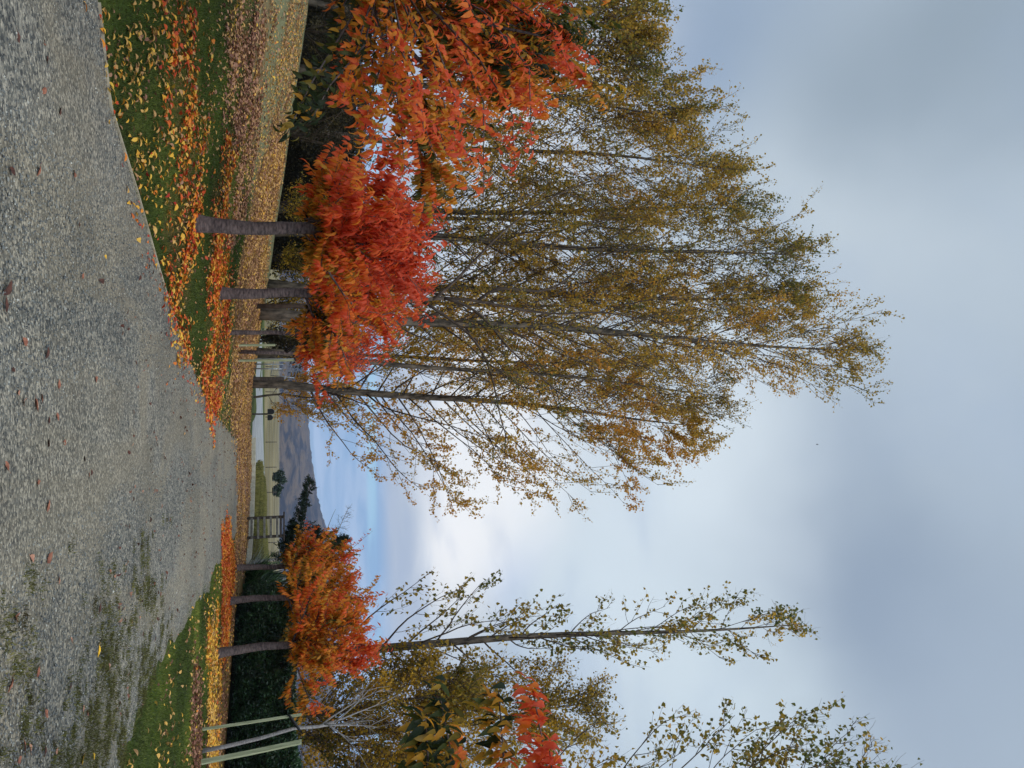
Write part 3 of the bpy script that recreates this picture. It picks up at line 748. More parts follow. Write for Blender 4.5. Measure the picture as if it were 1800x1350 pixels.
p = G(418, 618)
rg = np.random.default_rng(8)
root = thing('sapling', p, 'slim young cherry sapling tied between two pale stakes, left row', 'tree')
pts = np.array([p + [0, 0, -.1], p + [.02, 0, 1], p + [.03, 0, 2.0], p + [.05, 0, 3.0]])
mb = MB(); mb.tubes(pts, np.array([.06, .052, .045, .03]), 8); mb.build('trunk', M['cherry_bark'], root)
limbs = grow(np.repeat(pts[2:3] + [[0, 0, .2]], 7, 0), np.stack([np.cos(np.arange(7) * 2.4) * .6, np.sin(np.arange(7) * 2.4) * .6, np.full(7, 1.)], 1), rg.uniform(1.1, 1.8, 7), 7, .3, .08, rg)
mbr, mlf = MB(), MB()
cherry_crown(rg, mbr, mlf, limbs, .025, 5, 3, 5, .16, p[2] + 1.6, p[2] + 4, p + [0, 0, 2.2], 1.3, .82, 'simple')
mbr.build('branches', M['cherry_bark'], root); mlf.build('crown', M['cherry_leaf'], root)
_, a1, b1 = stake_px(419, 607, 484, 606.5, .05, 'left pale stake of the pair holding the slim red sapling')
_, a2, b2 = stake_px(417, 634, 527, 633, .05, 'right pale stake of the pair, taller, beside the metal frame')
tie(a1 + [0, 0, 1.55], p + [0, 0, 1.35], 'black rubber tie on the left stake of the slim sapling')
tie(a2 + [0, 0, 1.75], p + [0, 0, 1.6], 'black rubber tie on the taller right stake of the slim sapling')

# ---- poplars
def poplar(X, Y, H, Rr, label, seed, zb=3.5, lean=(0, 0), tr=.22, n1=46, n2=7, n3=4, nl=6, leaf=.085, tone0=.5, inc0=34, group='poplars behind the left lawn',
           mat='poplar_leaf', kind='simple', name='poplar_tree', prof=None, up1=.7, wob=.07, side=None, bark='poplar_bark', tbias=0.0, thin=None):
    rg = np.random.default_rng(seed); z0 = hz(X, Y)
    if group == 'poplars behind the left lawn': nl = nl + 5; leaf = leaf * 1.22; Rr = Rr * 1.38; tone0 = tone0 + .15; tr = tr * .78; thin = .9;  prof = prof or [.7, .95, 1.0, .86, .62, .3]
    root = thing(name, (X, Y, z0), label, 'tree', group)
    tk = np.linspace(0, 1, 18)
    tp = np.stack([X + lean[0] * tk ** 1.15 + .10 * np.sin(tk * 9 + seed), Y + lean[1] * tk + .1 * np.cos(tk * 8 + seed), z0 - .2 + tk * (H + .1)], 1)
    tp[0, :2] = X, Y
    m1 = MB(); m1.tubes(tp, tr * (1 - tk) ** .85 * (1 + .4 * np.exp(-tk * 60)) + .015, 10); m1.build('trunk', M[bark], root)
    t = zb / H + (.97 - zb / H) * (np.arange(n1) + rg.uniform(0, 1, n1)) / n1
    f = t * 17; i = np.minimum(f.astype(int), 16); w = (f - i)[:, None]
    P = tp[i] * (1 - w) + tp[i + 1] * w
    a = np.arange(n1) * 2.39996 + rg.normal(0, .3, n1)
    tt_ = (t - zb / H) / (1 - zb / H)
    pf = np.interp(tt_, [0, .15, .4, .7, .9, 1], prof or [.7, 1.0, 1.0, .72, .4, .18])
    ii = np.radians(inc0 + rg.normal(0, 6, n1) + 12 * (1 - tt_))
    ln = Rr * pf / np.sin(ii) * rg.uniform(.7, 1.15, n1) * .9
    ln = np.minimum(ln, (1.06 - t) * H * .95 + .6)
    ln = np.minimum(ln, (z0 + H * (.9 + .1 * t) - P[:, 2] + .3) / np.cos(ii) * rg.uniform(.8, 1, n1))
    D = np.stack([np.sin(ii) * np.cos(a), np.sin(ii) * np.sin(a), np.cos(ii)], 1)
    if side is not None:
        g = 1 + side[0] * np.cos(a - side[1]); ln = ln * np.clip(g, .35, 2)
    L1 = grow(P, D, ln, 9, up1, wob, rg)
    mb = MB(); mb.tubes(L1, taper(n1, 9, tr * .26 * (1.15 - t), .008), 5)
    P, D, t2, pi = spawn(L1, n2, .18, 1.0, 36, rg, bias=np.array([0, 0, .5]))
    L2 = grow(P, D, ln[pi] * .36 * (1.25 - .75 * t2) * rg.uniform(.6, 1.2, len(t2)) + .25, 6, .5, .09, rg)
    mb.tubes(L2, taper(len(L2), 6, .014, .005), 3)
    P, D, t3, pi2 = spawn(L2, n3, .2, 1.0, 40, rg)
    L3 = grow(P, D, rg.uniform(.25, .75, len(t3)), 4, .3, .12, rg)
    mb.tubes(L3, taper(len(L3), 4, .006, .003), 3, cap=False)
    mb.build('branches', M['twig'], root)
    lf = MB()
    dens = rg.uniform(.35, 1.2, n1)          # some limbs have dropped most of their leaves
    btone = rg.normal(0, .13, n1)
    for S_, n, t0, chain in ((L3, nl, .1, pi[pi2]), (L2, nl + 2, .35, pi)):
        P, T, t4, k_ = sites(S_, n, t0, 1.0, rg)
        br = chain[k_]
        cn = vnoise(P[:, 0] * 1.0 + P[:, 1] * .6, P[:, 2], .6, seed % 40)
        keep = rg.uniform(0, 1, len(P)) < np.clip(dens[br] * (.25 + 1.8 * cn), 0, 1)
        if thin is not None: keep &= rg.uniform(0, 1, len(P)) < thin
        P, T, br, cn = P[keep], T[keep], br[keep], cn[keep]
        P = P + rg.normal(0, .07, P.shape)
        D = unit(rg.normal(0, .8, P.shape) + [0, 0, -.5]); Nn = unit(rg.normal(0, 1, P.shape))
        rel = (P[:, 2] - z0) / H
        tn = tone0 + btone[br] + (cn - .5) * .3 + rg.normal(0, .13, len(P)) - .1 * sstep(.8, 1.0, rel) + tbias * (P[:, 0] - X) / Rr
        L = leaf * rg.uniform(.65, 1.25, len(P))
        lf.leaves(P, D, Nn, L, L * .9, np.clip(tn, 0, 1), kind, .12)
    lf.build('crown', M[mat], root)
    return root

poplar(-.1, 38, 24.0, 4.2, 'leaning poplar whose trunk stands clear at the right end of the left group', 31, zb=2.6, lean=(2.4, 0), tr=.27, n1=76, n2=9, n3=4, nl=9, leaf=.105, tone0=.64, side=(.2, .2), tbias=.08, inc0=48, up1=.35, prof=[1.05, 1.1, .95, .7, .45, .25])
poplar(-2.7, 30, 27.6, 3.0, 'tallest poplar of the left group with a thick grey trunk', 32, zb=5.0, lean=(1.1, 0), tr=.26, n1=66, n2=8, n3=4, nl=6, leaf=.085, tone0=.55, inc0=30, prof=[.7, .95, 1.0, .75, .4, .15])
poplar(-4.1, 33, 26.4, 2.9, 'tall olive poplar just left of the tallest one in the left group', 33, zb=5.0, lean=(-.2, 0), tr=.24, n1=62, n2=8, n3=4, nl=6, leaf=.09, tone0=.45, inc0=30)
poplar(-6.2, 32, 24.8, 3.2, 'straight dark trunked poplar in the middle of the left group', 34, zb=4.5, lean=(-.1, 0), tr=.24, n1=62, n2=8, n3=4, nl=6, leaf=.09, tone0=.42, inc0=32)
poplar(-7.9, 36, 25.2, 3.4, 'broad olive poplar left of the middle trunk, spreading outward', 35, zb=4.5, lean=(-1.7, 0), tr=.22, n1=60, n2=8, n3=4, nl=6, leaf=.09, tone0=.42)
poplar(-10.2, 32, 20.6, 3.2, 'mid height poplar on the falling left slope of the group', 36, zb=4, lean=(-.3, 0), tr=.18, n1=54, n2=8, n3=4, nl=6, leaf=.09, tone0=.48)
poplar(-11.6, 29, 16.0, 2.9, 'shorter bushy poplar behind the nearest cherry tree', 37, zb=3.5, tr=.16, n1=50, n2=8, n3=4, nl=6, leaf=.09, tone0=.48)
poplar(-13.2, 27, 13.0, 2.5, 'small poplar with green tipped top above the nearest cherry tree', 38, zb=3.5, tr=.13, n1=40, n2=7, n3=4, nl=6, leaf=.09, tone0=.42)
poplar(-14.6, 28, 13.0, 2.5, 'outermost poplar at the left edge of the photo', 39, zb=3.5, tr=.13, n1=40, n2=7, n3=4, nl=6, leaf=.09, tone0=.5)
poplar(-1.6, 44, 24, 3.0, 'slender poplar seen behind between the leaning and tallest poplars', 40, zb=4, lean=(.3, 0), tr=.17, n1=44, n2=7, n3=4, nl=5, leaf=.1, tone0=.6)
poplar(-1.35, 33, 22.5, 2.0, 'thin half bare poplar leaning right between the tallest and the clear trunk', 43, zb=8, lean=(1.9, 0), tr=.15, n1=46, n2=7, n3=4, nl=0, leaf=.08, tone0=.5, inc0=26, thin=.6)
poplar(-4.6, 42, 25, 3.0, 'back row poplar half hidden behind the tallest trunks', 41, zb=4, tr=.17, n1=40, n2=7, n3=4, nl=5, leaf=.1, tone0=.55)
poplar(-9.2, 41, 22, 3.2, 'back row poplar filling the gap behind the broad olive one', 42, zb=3, tr=.2, n1=40, n2=7, n3=4, nl=5, leaf=.1, tone0=.45)
# right side
poplar(10.9, 32.3, 26.8, 2.9, 'slim young poplar rising above the orange cherries on the right', 51, zb=3.5, lean=(1.2, 0), tr=.2, n1=46, n2=6, n3=3, nl=5, leaf=.165, tone0=.45, kind='heart', group='poplars on the right', inc0=38, thin=.75, prof=[1.1, 1.25, 1.0, .8, .6, .3])
poplar(11.6, 18.5, 18.6, 2.9, 'poplar at the right edge with only its left boughs in view', 52, zb=3.5, tr=.17, n1=44, n2=6, n3=4, nl=7, leaf=.125, tone0=.45, kind='heart', group='poplars on the right', inc0=42, thin=.9, prof=[.9, 1.1, 1.1, .9, .6, .25])
poplar(13.9, 30.5, 14.6, 3.4, 'ochre leaved tree behind the right cherries with a thin dark stem', 53, zb=2, tr=.12, n1=56, n2=9, n3=5, nl=7, leaf=.12, tone0=.55, mat='golden_leaf', group='ochre trees behind the hedge', name='ochre_tree', inc0=45)
poplar(14.0, 25.0, 6.6, 2.9, 'low dense ochre tree behind the bare leaning sapling', 54, zb=1.0, tr=.1, n1=46, n2=10, n3=5, nl=7, leaf=.10, tone0=.5, mat='golden_leaf', group='ochre trees behind the hedge', name='ochre_tree', inc0=52)
poplar(12.0, 28.6, 8.6, 2.7, 'rounded ochre tree between hedge and slim young poplar', 55, zb=1.5, tr=.1, n1=46, n2=9, n3=5, nl=7, leaf=.11, tone0=.45, mat='golden_leaf', group='ochre trees behind the hedge', name='ochre_tree', inc0=50)

# curving dark limbs of an alder standing among the poplars
def alder():
    base = G(452, 548); rg = np.random.default_rng(77); Y = 27.5
    X0 = at(500, 540, Y)[0]; z0 = hz(X0, Y)
    root = thing('spreading_tree', (X0, Y, z0), 'dark limbed tree with arching boughs in front of the tallest poplars', 'tree')
    tr = np.array([[X0, Y, z0 - .2], at(600, 538, Y), at(700, 530, Y), at(780, 524, Y)])
    mb = MB(); mb.tubes(tr, np.array([.085, .08, .075, .065]), 8); mb.build('trunk', M['twig'], root)
    L = [[(780, 524), (820, 535), (860, 565), (885, 605), (925, 640), (980, 690), (1050, 740)],
         [(780, 524), (840, 528), (900, 542), (980, 555), (1050, 545), (1120, 560), (1200, 570)],
         [(760, 527), (800, 495), (850, 440), (890, 400), (960, 350), (1030, 320), (1090, 300)],
         [(740, 527), (790, 560), (830, 590), (855, 630), (870, 680), (880, 740), (895, 780)],
         [(840, 528), (880, 500), (960, 520), (1010, 480), (1040, 450), (1100, 440), (1160, 425)]]
    br = np.array([[at(x, y, Y - .25 * k) for k, (x, y) in enumerate(l)] for l in L])
    fine = np.array([shoot(b_, 14) for b_ in br]); fine[:, 1:-1] = (fine[:, :-2] + 2 * fine[:, 1:-1] + fine[:, 2:]) / 4
    mb = MB(); mb.tubes(fine, taper(5, 14, .062, .015), 7)
    P, D, t, pi = spawn(fine, 9, .15, 1, 40, rg); L2 = grow(P, D, rg.uniform(.8, 2.2, len(t)), 7, .4, .1, rg)
    mb.tubes(L2, taper(len(L2), 7, .02, .005), 4)
    P, D, t, pi = spawn(L2, 5, .2, 1, 38, rg); L3 = grow(P, D, rg.uniform(.3, .9, len(t)), 4, .3, .1, rg)
    mb.tubes(L3, taper(len(L3), 4, .007, .003), 3); mb.build('branches', M['twig'], root)
    P, T, t, k = sites(L3, 8, .1, 1, rg); P = P + rg.normal(0, .06, P.shape)
    lf = MB(); Lf = .085 * rg.uniform(.7, 1.2, len(P))
    lf.leaves(P, unit(rg.normal(0, .8, P.shape) + [0, 0, -.4]), unit(rg.normal(0, 1, P.shape)), Lf, Lf * .9, np.clip(rg.normal(.3, .2, len(P)), 0, 1)); lf.build('crown', M['poplar_leaf'], root)
alder()

# ---- shrubs
def shrub(X, Y, H, Rr, label, seed, mat, leaf=.1, n=2600, tone=(.4, .25), group=None, name='shrub', cat='shrub', bottom=.0, stems=9, shape=1.0):
    rg = np.random.default_rng(seed); z0 = hz(X, Y)
    root = thing(name, (X, Y, z0), label, cat, group)
    a = rg.uniform(0, 6.28, stems); inc = np.radians(rg.uniform(8, 48, stems))
    D = np.stack([np.sin(inc) * np.cos(a), np.sin(inc) * np.sin(a), np.cos(inc)], 1)
    L1 = grow(np.tile([X, Y, z0 - .05], (stems, 1)), D, H * rg.uniform(.7, 1.05, stems), 7, .4, .1, rg)
    mb = MB(); mb.tubes(L1, taper(stems, 7, .03, .008), 5)
    P, Dd, t, pi = spawn(L1, 8, .1, 1, 50, rg); L2 = grow(P, Dd, Rr * .6 * rg.uniform(.4, 1.1, len(t)), 5, .2, .12, rg)
    mb.tubes(L2, taper(len(L2), 5, .01, .004), 3); mb.build('stems', M['twig'], root)
    P, T, t, k = sites(L2, max(3, n // len(L2)), .1, 1, rg)
    P = P + rg.normal(0, .14, P.shape) * min(1, Rr / 1.5)
    keep = P[:, 2] > z0 + bottom + .03; P = P[keep]
    cn = vnoise(P[:, 0] + P[:, 1], P[:, 2] * 1.3, 1.2, seed % 30)
    Lf = leaf * rg.uniform(.6, 1.25, len(P)); lf = MB()
    lf.leaves(P, unit(rg.normal(0, .7, P.shape) + [0, 0, -.2]), unit(rg.normal(0, .7, P.shape) + [0, -.3, .6]), Lf, Lf * .55,
              np.clip(tone[0] + (cn - .5) * .4 + rg.normal(0, tone[1] * .7, len(P)), 0, 1)); lf.build('foliage', M[mat], root)
    return root
und = [(-15.5, 25.5, 3.4, 2.6, 'dark brown understorey shrub at the far left edge of the bank'), (-12.2, 27.2, 3.1, 2.6, 'dark understorey shrub behind the lowest green cherry leaves'),
       (-9.3, 29.5, 3.2, 2.4, 'dull shrub between the bank and the shorter bushy poplar'), (-7.2, 31.5, 3.0, 2.2, 'olive shrub behind the coral red cherry trunk'),
       (-5.4, 34.0, 3.4, 2.2, 'yellow olive shrub between the coral red and second cherry trunks'), (-3.4, 34.5, 3.2, 1.9, 'yellowish shrub right of the second cherry trunk'),
       (-2.2, 37.5, 2.6, 1.4, 'brownish shrub behind the slim staked sapling'), (-18.0, 23.5, 3.6, 3.0, 'dark shrub beyond the left edge on top of the bank')]
for i, (X, Y, H, Rr, lb) in enumerate(und):
    yel = i in (3, 4, 5)
    shrub(X, Y, H, Rr, lb, 100 + i, 'golden_leaf' if yel else 'under_leaf', .11, 4200, (.35 if yel else .3, .3), 'understorey shrubs behind the bank')
# ---- laurel hedge: a clipped but shaggy block of leaves on many stems
def hedge(A, B, Hh, W, name, label, mat, core_mat, n=46000, lf_len=.12, tone=.35, rag=1.0, seed=61):
    A = np.array(A); B = np.array(B); rg = np.random.default_rng(seed); d = B - A; L = np.linalg.norm(d); u = d / L; nrm = np.array([-u[1], u[0]])
    if nrm[1] > 0: nrm = -nrm        # towards the drive
    c = (A + B) / 2
    root = thing(name, (c[0], c[1], 0), label, 'hedge')
    s = rg.uniform(0, L, n); which = rg.uniform(0, 1, n)
    z = np.where(which < .62, rg.uniform(.12, Hh, n), Hh); w = np.where(which < .62, W / 2, rg.uniform(-W / 2, W / 2, n))
    bul = rag * (vnoise(s, z, 1.5, 4) - .5) * .4 + (vnoise(s, z, 4, 6) - .5) * .2
    w = np.where(which < .62, w + bul - rg.exponential(.08, n) - .25 * sstep(.5, 0, z), w); z = np.where(which < .62, z, z + (vnoise(s, w, 1.2 / rag, 8) - .5) * .3 * rag + (vnoise(s, w, 5, 8) - .5) * .15 - rg.exponential(.06, n))
    P = np.stack([A[0] + u[0] * s + nrm[0] * w, A[1] + u[1] * s + nrm[1] * w, z], 1)
    out = np.where((which < .62)[:, None], np.array([nrm[0], nrm[1], .3]), np.array([0, 0, 1.]))
    D = unit(rg.normal(0, .6, P.shape) + out * .5 + [0, 0, .15]); Nn = unit(out + rg.normal(0, .5, P.shape))
    Lf = lf_len * rg.uniform(.6, 1.2, n); cn = vnoise(s, z * 1.2, 2.0, 3)
    lf = MB(); lf.leaves(P, D, Nn, Lf, Lf * .42, np.clip(tone + (cn - .5) * .5 + rg.normal(0, .18, n), 0, 1)); lf.build('foliage', M[mat], root)
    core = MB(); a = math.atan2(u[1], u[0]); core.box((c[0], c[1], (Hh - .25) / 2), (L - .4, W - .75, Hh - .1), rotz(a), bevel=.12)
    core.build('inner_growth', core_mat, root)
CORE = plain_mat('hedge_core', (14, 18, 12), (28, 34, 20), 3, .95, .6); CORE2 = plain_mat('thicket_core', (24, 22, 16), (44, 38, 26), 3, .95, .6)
hedge((13.8, 20.5), (8.5, 31.5), 2.05, 1.5, 'laurel_hedge', 'tall dark green laurel hedge behind the right row of cherries', 'laurel_leaf', CORE)
hedge((-34, 36), (-6.8, 47), 5.8, 3.0, 'thicket_hedge', 'tall dark brown thicket closing the view behind the left poplars', 'under_leaf', CORE2, 30000, .22, .22, 2.2, 62)


# strappy bush beside the rail fence
def flax(X, Y, H, Rr, label, seed, n=260):
    rg = np.random.default_rng(seed); z0 = hz(X, Y)
    root = thing('flax_bush', (X, Y, z0), label, 'bush', 'strappy bushes beside the rail fence')
    a = rg.uniform(0, 6.28, n); inc = np.radians(rg.uniform(5, 60, n)); L = H * rg.uniform(.7, 1.2, n)
    P = np.stack([X + rg.normal(0, .2, n), Y + rg.normal(0, .2, n), np.full(n, z0)], 1)
    D = np.stack([np.sin(inc) * np.cos(a), np.sin(inc) * np.sin(a), np.cos(inc)], 1)
    pts = grow(P, D, L, 6, -.5, .04, rg); side = unit(np.cross(D, [0, 0, 1.]))
    wd = np.array([.03, .045, .045, .035, .022, .004])
    V = np.stack([pts - side[:, None] * wd[None, :, None], pts + side[:, None] * wd[None, :, None]], 2)
    i = np.arange(n)[:, None] * 12 + np.arange(5)[None] * 2
    f = np.stack([i, i + 1, i + 3, i + 2], -1).reshape(-1, 4)
    mb = MB(); mb.add(V.reshape(-1, 3), [f], np.repeat(np.clip(rg.normal(.5, .25, n), 0, 1), 12)); mb.build('blades', M['laurel_leaf'], root)
flax(9.3, 38.5, 1.9, 1.0, 'dark strappy bush right beside the rail fence', 70)
flax(9.6, 36.2, 1.9, 1.0, 'dark strappy bush between the rail fence and the laurel hedge', 71)
shrub(9.3, 34.2, 2.2, 1.1, 'dark green shrub at the far end of the laurel hedge', 72, 'laurel_leaf', .12, 3000, (.4, .2))
shrub(10.9, 37.4, 2.3, 1.3, 'dark green shrub behind the strappy bushes', 73, 'laurel_leaf', .12, 3000, (.3, .2))

# ---- conifer with a long limb reaching left
def conifer():
    Y = 40.0; X = at(540, 1010, Y)[0]; rg = np.random.default_rng(81)
    root = thing('conifer_tree', (X, Y, 0), 'dark conifer with a long limb sweeping left above the rail fence', 'tree')
    top = at(612, 950, Y); 
    tr = np.array([[X, Y, -.2], [X - .1, Y, 1.8], [X - .25, Y, 3.2], [top[0] + .3, Y, 4.2], top])
    mb = MB(); mb.tubes(tr, np.array([.16, .13, .1, .06, .015]), 8); mb.build('trunk', M['twig'], root)
    main = [[(520, 1010), (528, 960), (535, 915), (540, 880), (546, 843)], [(560, 1000), (580, 975), (592, 962), (600, 956), (611, 949)],
            [(500, 1005), (506, 980), (512, 955), (516, 935), (520, 918)], [(535, 1010), (548, 985), (556, 965), (560, 948), (560, 930)],
            [(520, 1010), (535, 1040), (548, 1070), (556, 1100), (560, 1130)], [(560, 1010), (580, 1030), (600, 1050), (610, 1060), (616, 1070)]]
    limbs = np.array([[at(x, y, Y + .3 * k) for k, (x, y) in enumerate(l)] for l in main])
    limbs = np.array([shoot(l, 14) for l in limbs])
    mb = MB(); mb.tubes(limbs, taper(len(limbs), 14, .06, .012), 6)
    P, D, t, pi = spawn(limbs, 70, .05, 1, 62, rg, bias=np.array([0, -.3, -.9]))
    L2 = grow(P, D + [0, 0, -.25], (1.15 - .95 * t) * .95 * rg.uniform(.5, 1.1, len(t)), 6, .35, .07, rg)
    mb.tubes(L2, taper(len(L2), 6, .012, .004), 4); mb.build('branches', M['twig'], root)
    P, D, t, pi = spawn(L2, 7, .1, 1, 40, rg); L3 = grow(P, D, rg.uniform(.1, .28, len(t)), 3, .1, .1, rg)
    lf = MB()
    for S_, n in ((L3, 14), (L2, 22)):
        P, T, t, k = sites(S_, n, .05, 1, rg)
        D = unit(T + rg.normal(0, .6, P.shape)); lf.leaves(P, D, unit(rg.normal(0, 1, P.shape)), .09, .034, np.clip(rg.normal(.45, .25, len(P)), 0, 1))
    lf.build('crown', M['conifer_leaf'], root)
conifer()
def larch():
    Y = 46.0; rg = np.random.default_rng(83); X = at(480, 985, Y)[0]
    root = thing('bare_tree', (X, Y, 0), 'leafless pale twiggy tree showing beside the conifer top', 'tree')
    tr = shoot([(X, Y, -.2), at(540, 978, Y), at(580, 965, Y), at(612, 893, Y)], 12)
    mb = MB(); mb.tubes(tr, np.linspace(.09, .01, 12), 6); mb.build('trunk', M['pale_bark'], root)
    mb = MB(); P, D, t, pi = spawn(tr[None], 50, .35, 1, 62, rg); L1 = grow(P, D, 1.3 * (1.2 - t), 6, .3, .06, rg); mb.tubes(L1, taper(len(L1), 6, .01, .004), 4)
    P, D, t, pi = spawn(L1, 6, .2, 1, 45, rg); L2 = grow(P, D, rg.uniform(.1, .4, len(t)), 4, .1, .1, rg); mb.tubes(L2, taper(len(L2), 4, .005, .003), 3)
    tr2 = shoot([at(560, 975, Y), at(575, 930, Y), at(585, 905, Y), at(590, 895, Y)], 8); mb.tubes(tr2, np.linspace(.02, .006, 8), 5)
    mb.build('branches', M['twig'], root)
larch()
# distant paddock trees (a few pixels)
for i, (x0, y, x1, w, lb) in enumerate([(491, 838, 503, 1.5, 'small distant green tree in the paddock, larger of the pair'), (491, 862, 497, 1.1, 'small distant green tree in the paddock, smaller of the pair')]):
    Y = 170.; b_ = at(489, y, Y); Hh = at(x1, y, Y)[2]
    shrub(b_[0], Y, Hh, w, lb, 150 + i, 'golden_leaf' if i == 2 else 'conifer_leaf', .5, 1200, (.6, .2), None, 'distant_tree', 'tree')

# golden low trees beside the leaning poplar, over the lane
poplar(.7, 46, 5.2, 2.0, 'low orange brown tree hanging over the lane right of the leaning poplar', 90, zb=.9, tr=.06, n1=26, n2=7, n3=4, nl=6, leaf=.12, tone0=.85, name='small_tree', group=None, inc0=50)
poplar(-2.2, 42, 5.0, 1.6, 'low brown twiggy tree behind the grey metal frame', 91, zb=.6, tr=.06, n1=24, n2=6, n3=4, nl=4, leaf=.11, tone0=.75, name='small_tree', group=None, inc0=50)

# ---------------------------------------------------------------- built things
def letterbox():
    p = G(443, 728); X, Y = p[0], p[1]; Y = 46.; X = at(443, 728, Y)[0]; z0 = hz(X, Y); s = 1.0
    root = thing('letterbox', (X, Y, z0), 'black letterbox on a thin brown post beside the far lane', 'letterbox')
    mb = MB(); mb.box((X, Y, z0 + .42), (.09, .09, .86), bevel=.01); mb.build('post', M['dark_wood'], root, smooth=False)
    def arch(cx, w, d, h, z):
        mb = MB(); th = np.linspace(0, np.pi, 9); pr = [(-w / 2, 0), (w / 2, 0)] + [(w / 2 * math.cos(a), h - w / 2 + w / 2 * math.sin(a)) for a in th]
        n = len(pr); V = [(cx + q[0], Y - d / 2, z + q[1]) for q in pr] + [(cx + q[0], Y + d / 2, z + q[1]) for q in pr]
        mb.add(V, [np.array([list(range(n))]), np.array([list(range(2 * n - 1, n - 1, -1))]), np.array([[i, n + i, n + (i + 1) % n, (i + 1) % n] for i in range(n)])])
        return mb
    arch(X - .14, .30, .5, .38, z0 + .85).build('box', M['black_metal'], root, smooth=False)
    arch(X + .20, .30, .5, .30, z0 + .85).build('box', M['black_metal'], root, smooth=False)
letterbox()
def rail_fence():
    Y = 40.0; a = at(443, 911, Y); b_ = at(443, 945, Y); top = at(498, 911, Y)[2]
    root = thing('rail_fence', (a[0], Y, 0), 'dark timber post and rail fence panel at the end of the hedge', 'fence')
    for i, X in enumerate((a[0], b_[0])):
        mb = MB(); mb.box((X, Y, top / 2 - .1), (.13, .13, top + .2), bevel=.012); mb.build('post', M['dark_wood'], root, smooth=False)
    W = b_[0] - a[0]; cx = (a[0] + b_[0]) / 2
    for k, zz in enumerate(np.linspace(.25, top - .3, 5)):
        mb = MB(); mb.box((cx, Y - .09, zz), (W + .1, .035, .11), bevel=.006); mb.build('rail', M['grey_wood'], root, smooth=False)
    mb = MB(); mb.box((cx, Y - .02, top + .035), (W + .5, .2, .07), bevel=.01); mb.build('top_rail', M['dark_wood'], root, smooth=False)
    mb = MB(); mb.box((cx, Y - .09, top - .12), (W + .1, .035, .09), bevel=.006); mb.build('rail', M['dark_wood'], root, smooth=False)
rail_fence()
def metal_frame():
    Y = 33.; root_p = at(470, 640, Y); X = root_p[0]; z0 = hz(X, Y)
    root = thing('metal_frame', (X, Y, z0), 'thin grey metal frame panel with wire bars near the leaning poplar', 'frame')
    c = [at(440, 631, Y), at(528, 631, Y), at(518, 664, Y + 1.2), at(476, 660, Y + 1.2), at(482, 631, Y)]
    mb = MB(); mb.tubes(np.array([c[0], c[1]]), np.array([.022, .022]), 6)
    for p, q in ((c[1], c[2]), (c[2], c[3]), (c[3], c[4])): mb.tubes(np.array([p, q]), np.array([.018, .018]), 6)
    mb.build('frame', M['galvanised'], root)
    mb = MB()
    for t in np.linspace(.12, .88, 6):
        mb.tubes(np.array([c[4] + (c[1] - c[4]) * t, c[3] + (c[2] - c[3]) * t]), np.array([.006, .006]), 4)
    for t in (.33, .66): mb.tubes(np.array([c[4] + (c[3] - c[4]) * t, c[1] + (c[2] - c[1]) * t]), np.array([.008, .008]), 4)
    mb.build('wire_bars', M['galvanised'], root)
    q = [at(442, 627, Y), at(442, 640, Y + 1.0), at(442, 648, Y + 2)]
    for i, p in enumerate(q[1:]):
        mb = MB(); p[2] = hz(p[0], p[1]); mb.tubes(np.array([p, p + [0, 0, 1.25]]), np.array([.03, .03]), 6); mb.build('post', M['galvanised'], root)
metal_frame()
p = at(444, 670, 37.2); mb = MB(); mb.box((p[0] - .12, 37.2, hz(p[0], 37.2) + .7), (.16, .16, 1.5), bevel=.02)
tag(mb.build('fence_post', M['dark_wood'], smooth=False, loc=(p[0] - .12, 37.2, hz(p[0], 37.2))), 'dark square post standing against the leaning poplar trunk', 'post')
def paddock_fence():
    Y = 92.; root = thing('wire_fence', (8, Y, 0), 'thin post and wire fence along the edge of the dry paddock', 'fence')
    xs = np.arange(-2, 26, 2.9)
    for X in xs:
        mb = MB(); mb.tubes(np.array([[X, Y, -.2], [X + .02, Y, 1.25]]), np.array([.05, .045]), 6); mb.build('post', M['dark_wood'], root)
    mb = MB()
    for z in (.3, .6, .9, 1.15): mb.tubes(np.array([[xs[0], Y - .05, z], [xs[-1], Y - .05, z]]), np.array([.006, .006]), 3)
    mb.build('wires', M['galvanised'], root)
paddock_fence()
def bird():
    c = at(1436, 781, 190.); c = c * np.array([1, 1, 1]); s = 1.0
    root = thing('bird', c, 'tiny dark bird gliding high in the open sky', 'bird')
    mb = MB(); mb.tubes(np.array([c + [-.28, 0, 0], c + [-.2, 0, .02], c + [0, 0, .03], c + [.16, 0, .03], c + [.24, 0, .05], c + [.3, 0, .04]]), np.array([.01, .05, .08, .06, .05, .008]), 8)
    def wing(s_):
        return [np.array([c + [.1, 0, .04], c + [.14, s_ * .3, .16], c + [.02, s_ * .62, .14], c + [-.04, s_ * .3, .12], c + [-.08, 0, .03]])]
    for s_ in (-1, 1):
        V = wing(s_)[0]; mb.add(np.vstack([V, V + [0, 0, -.015]]), [np.array([[0, 1, 2, 3, 4]]), np.array([[9, 8, 7, 6, 5]]), np.array([[i, 5 + i, 5 + (i + 1) % 5, (i + 1) % 5] for i in range(5)])])
    mb.build('body', M['bird'], root)
bird()

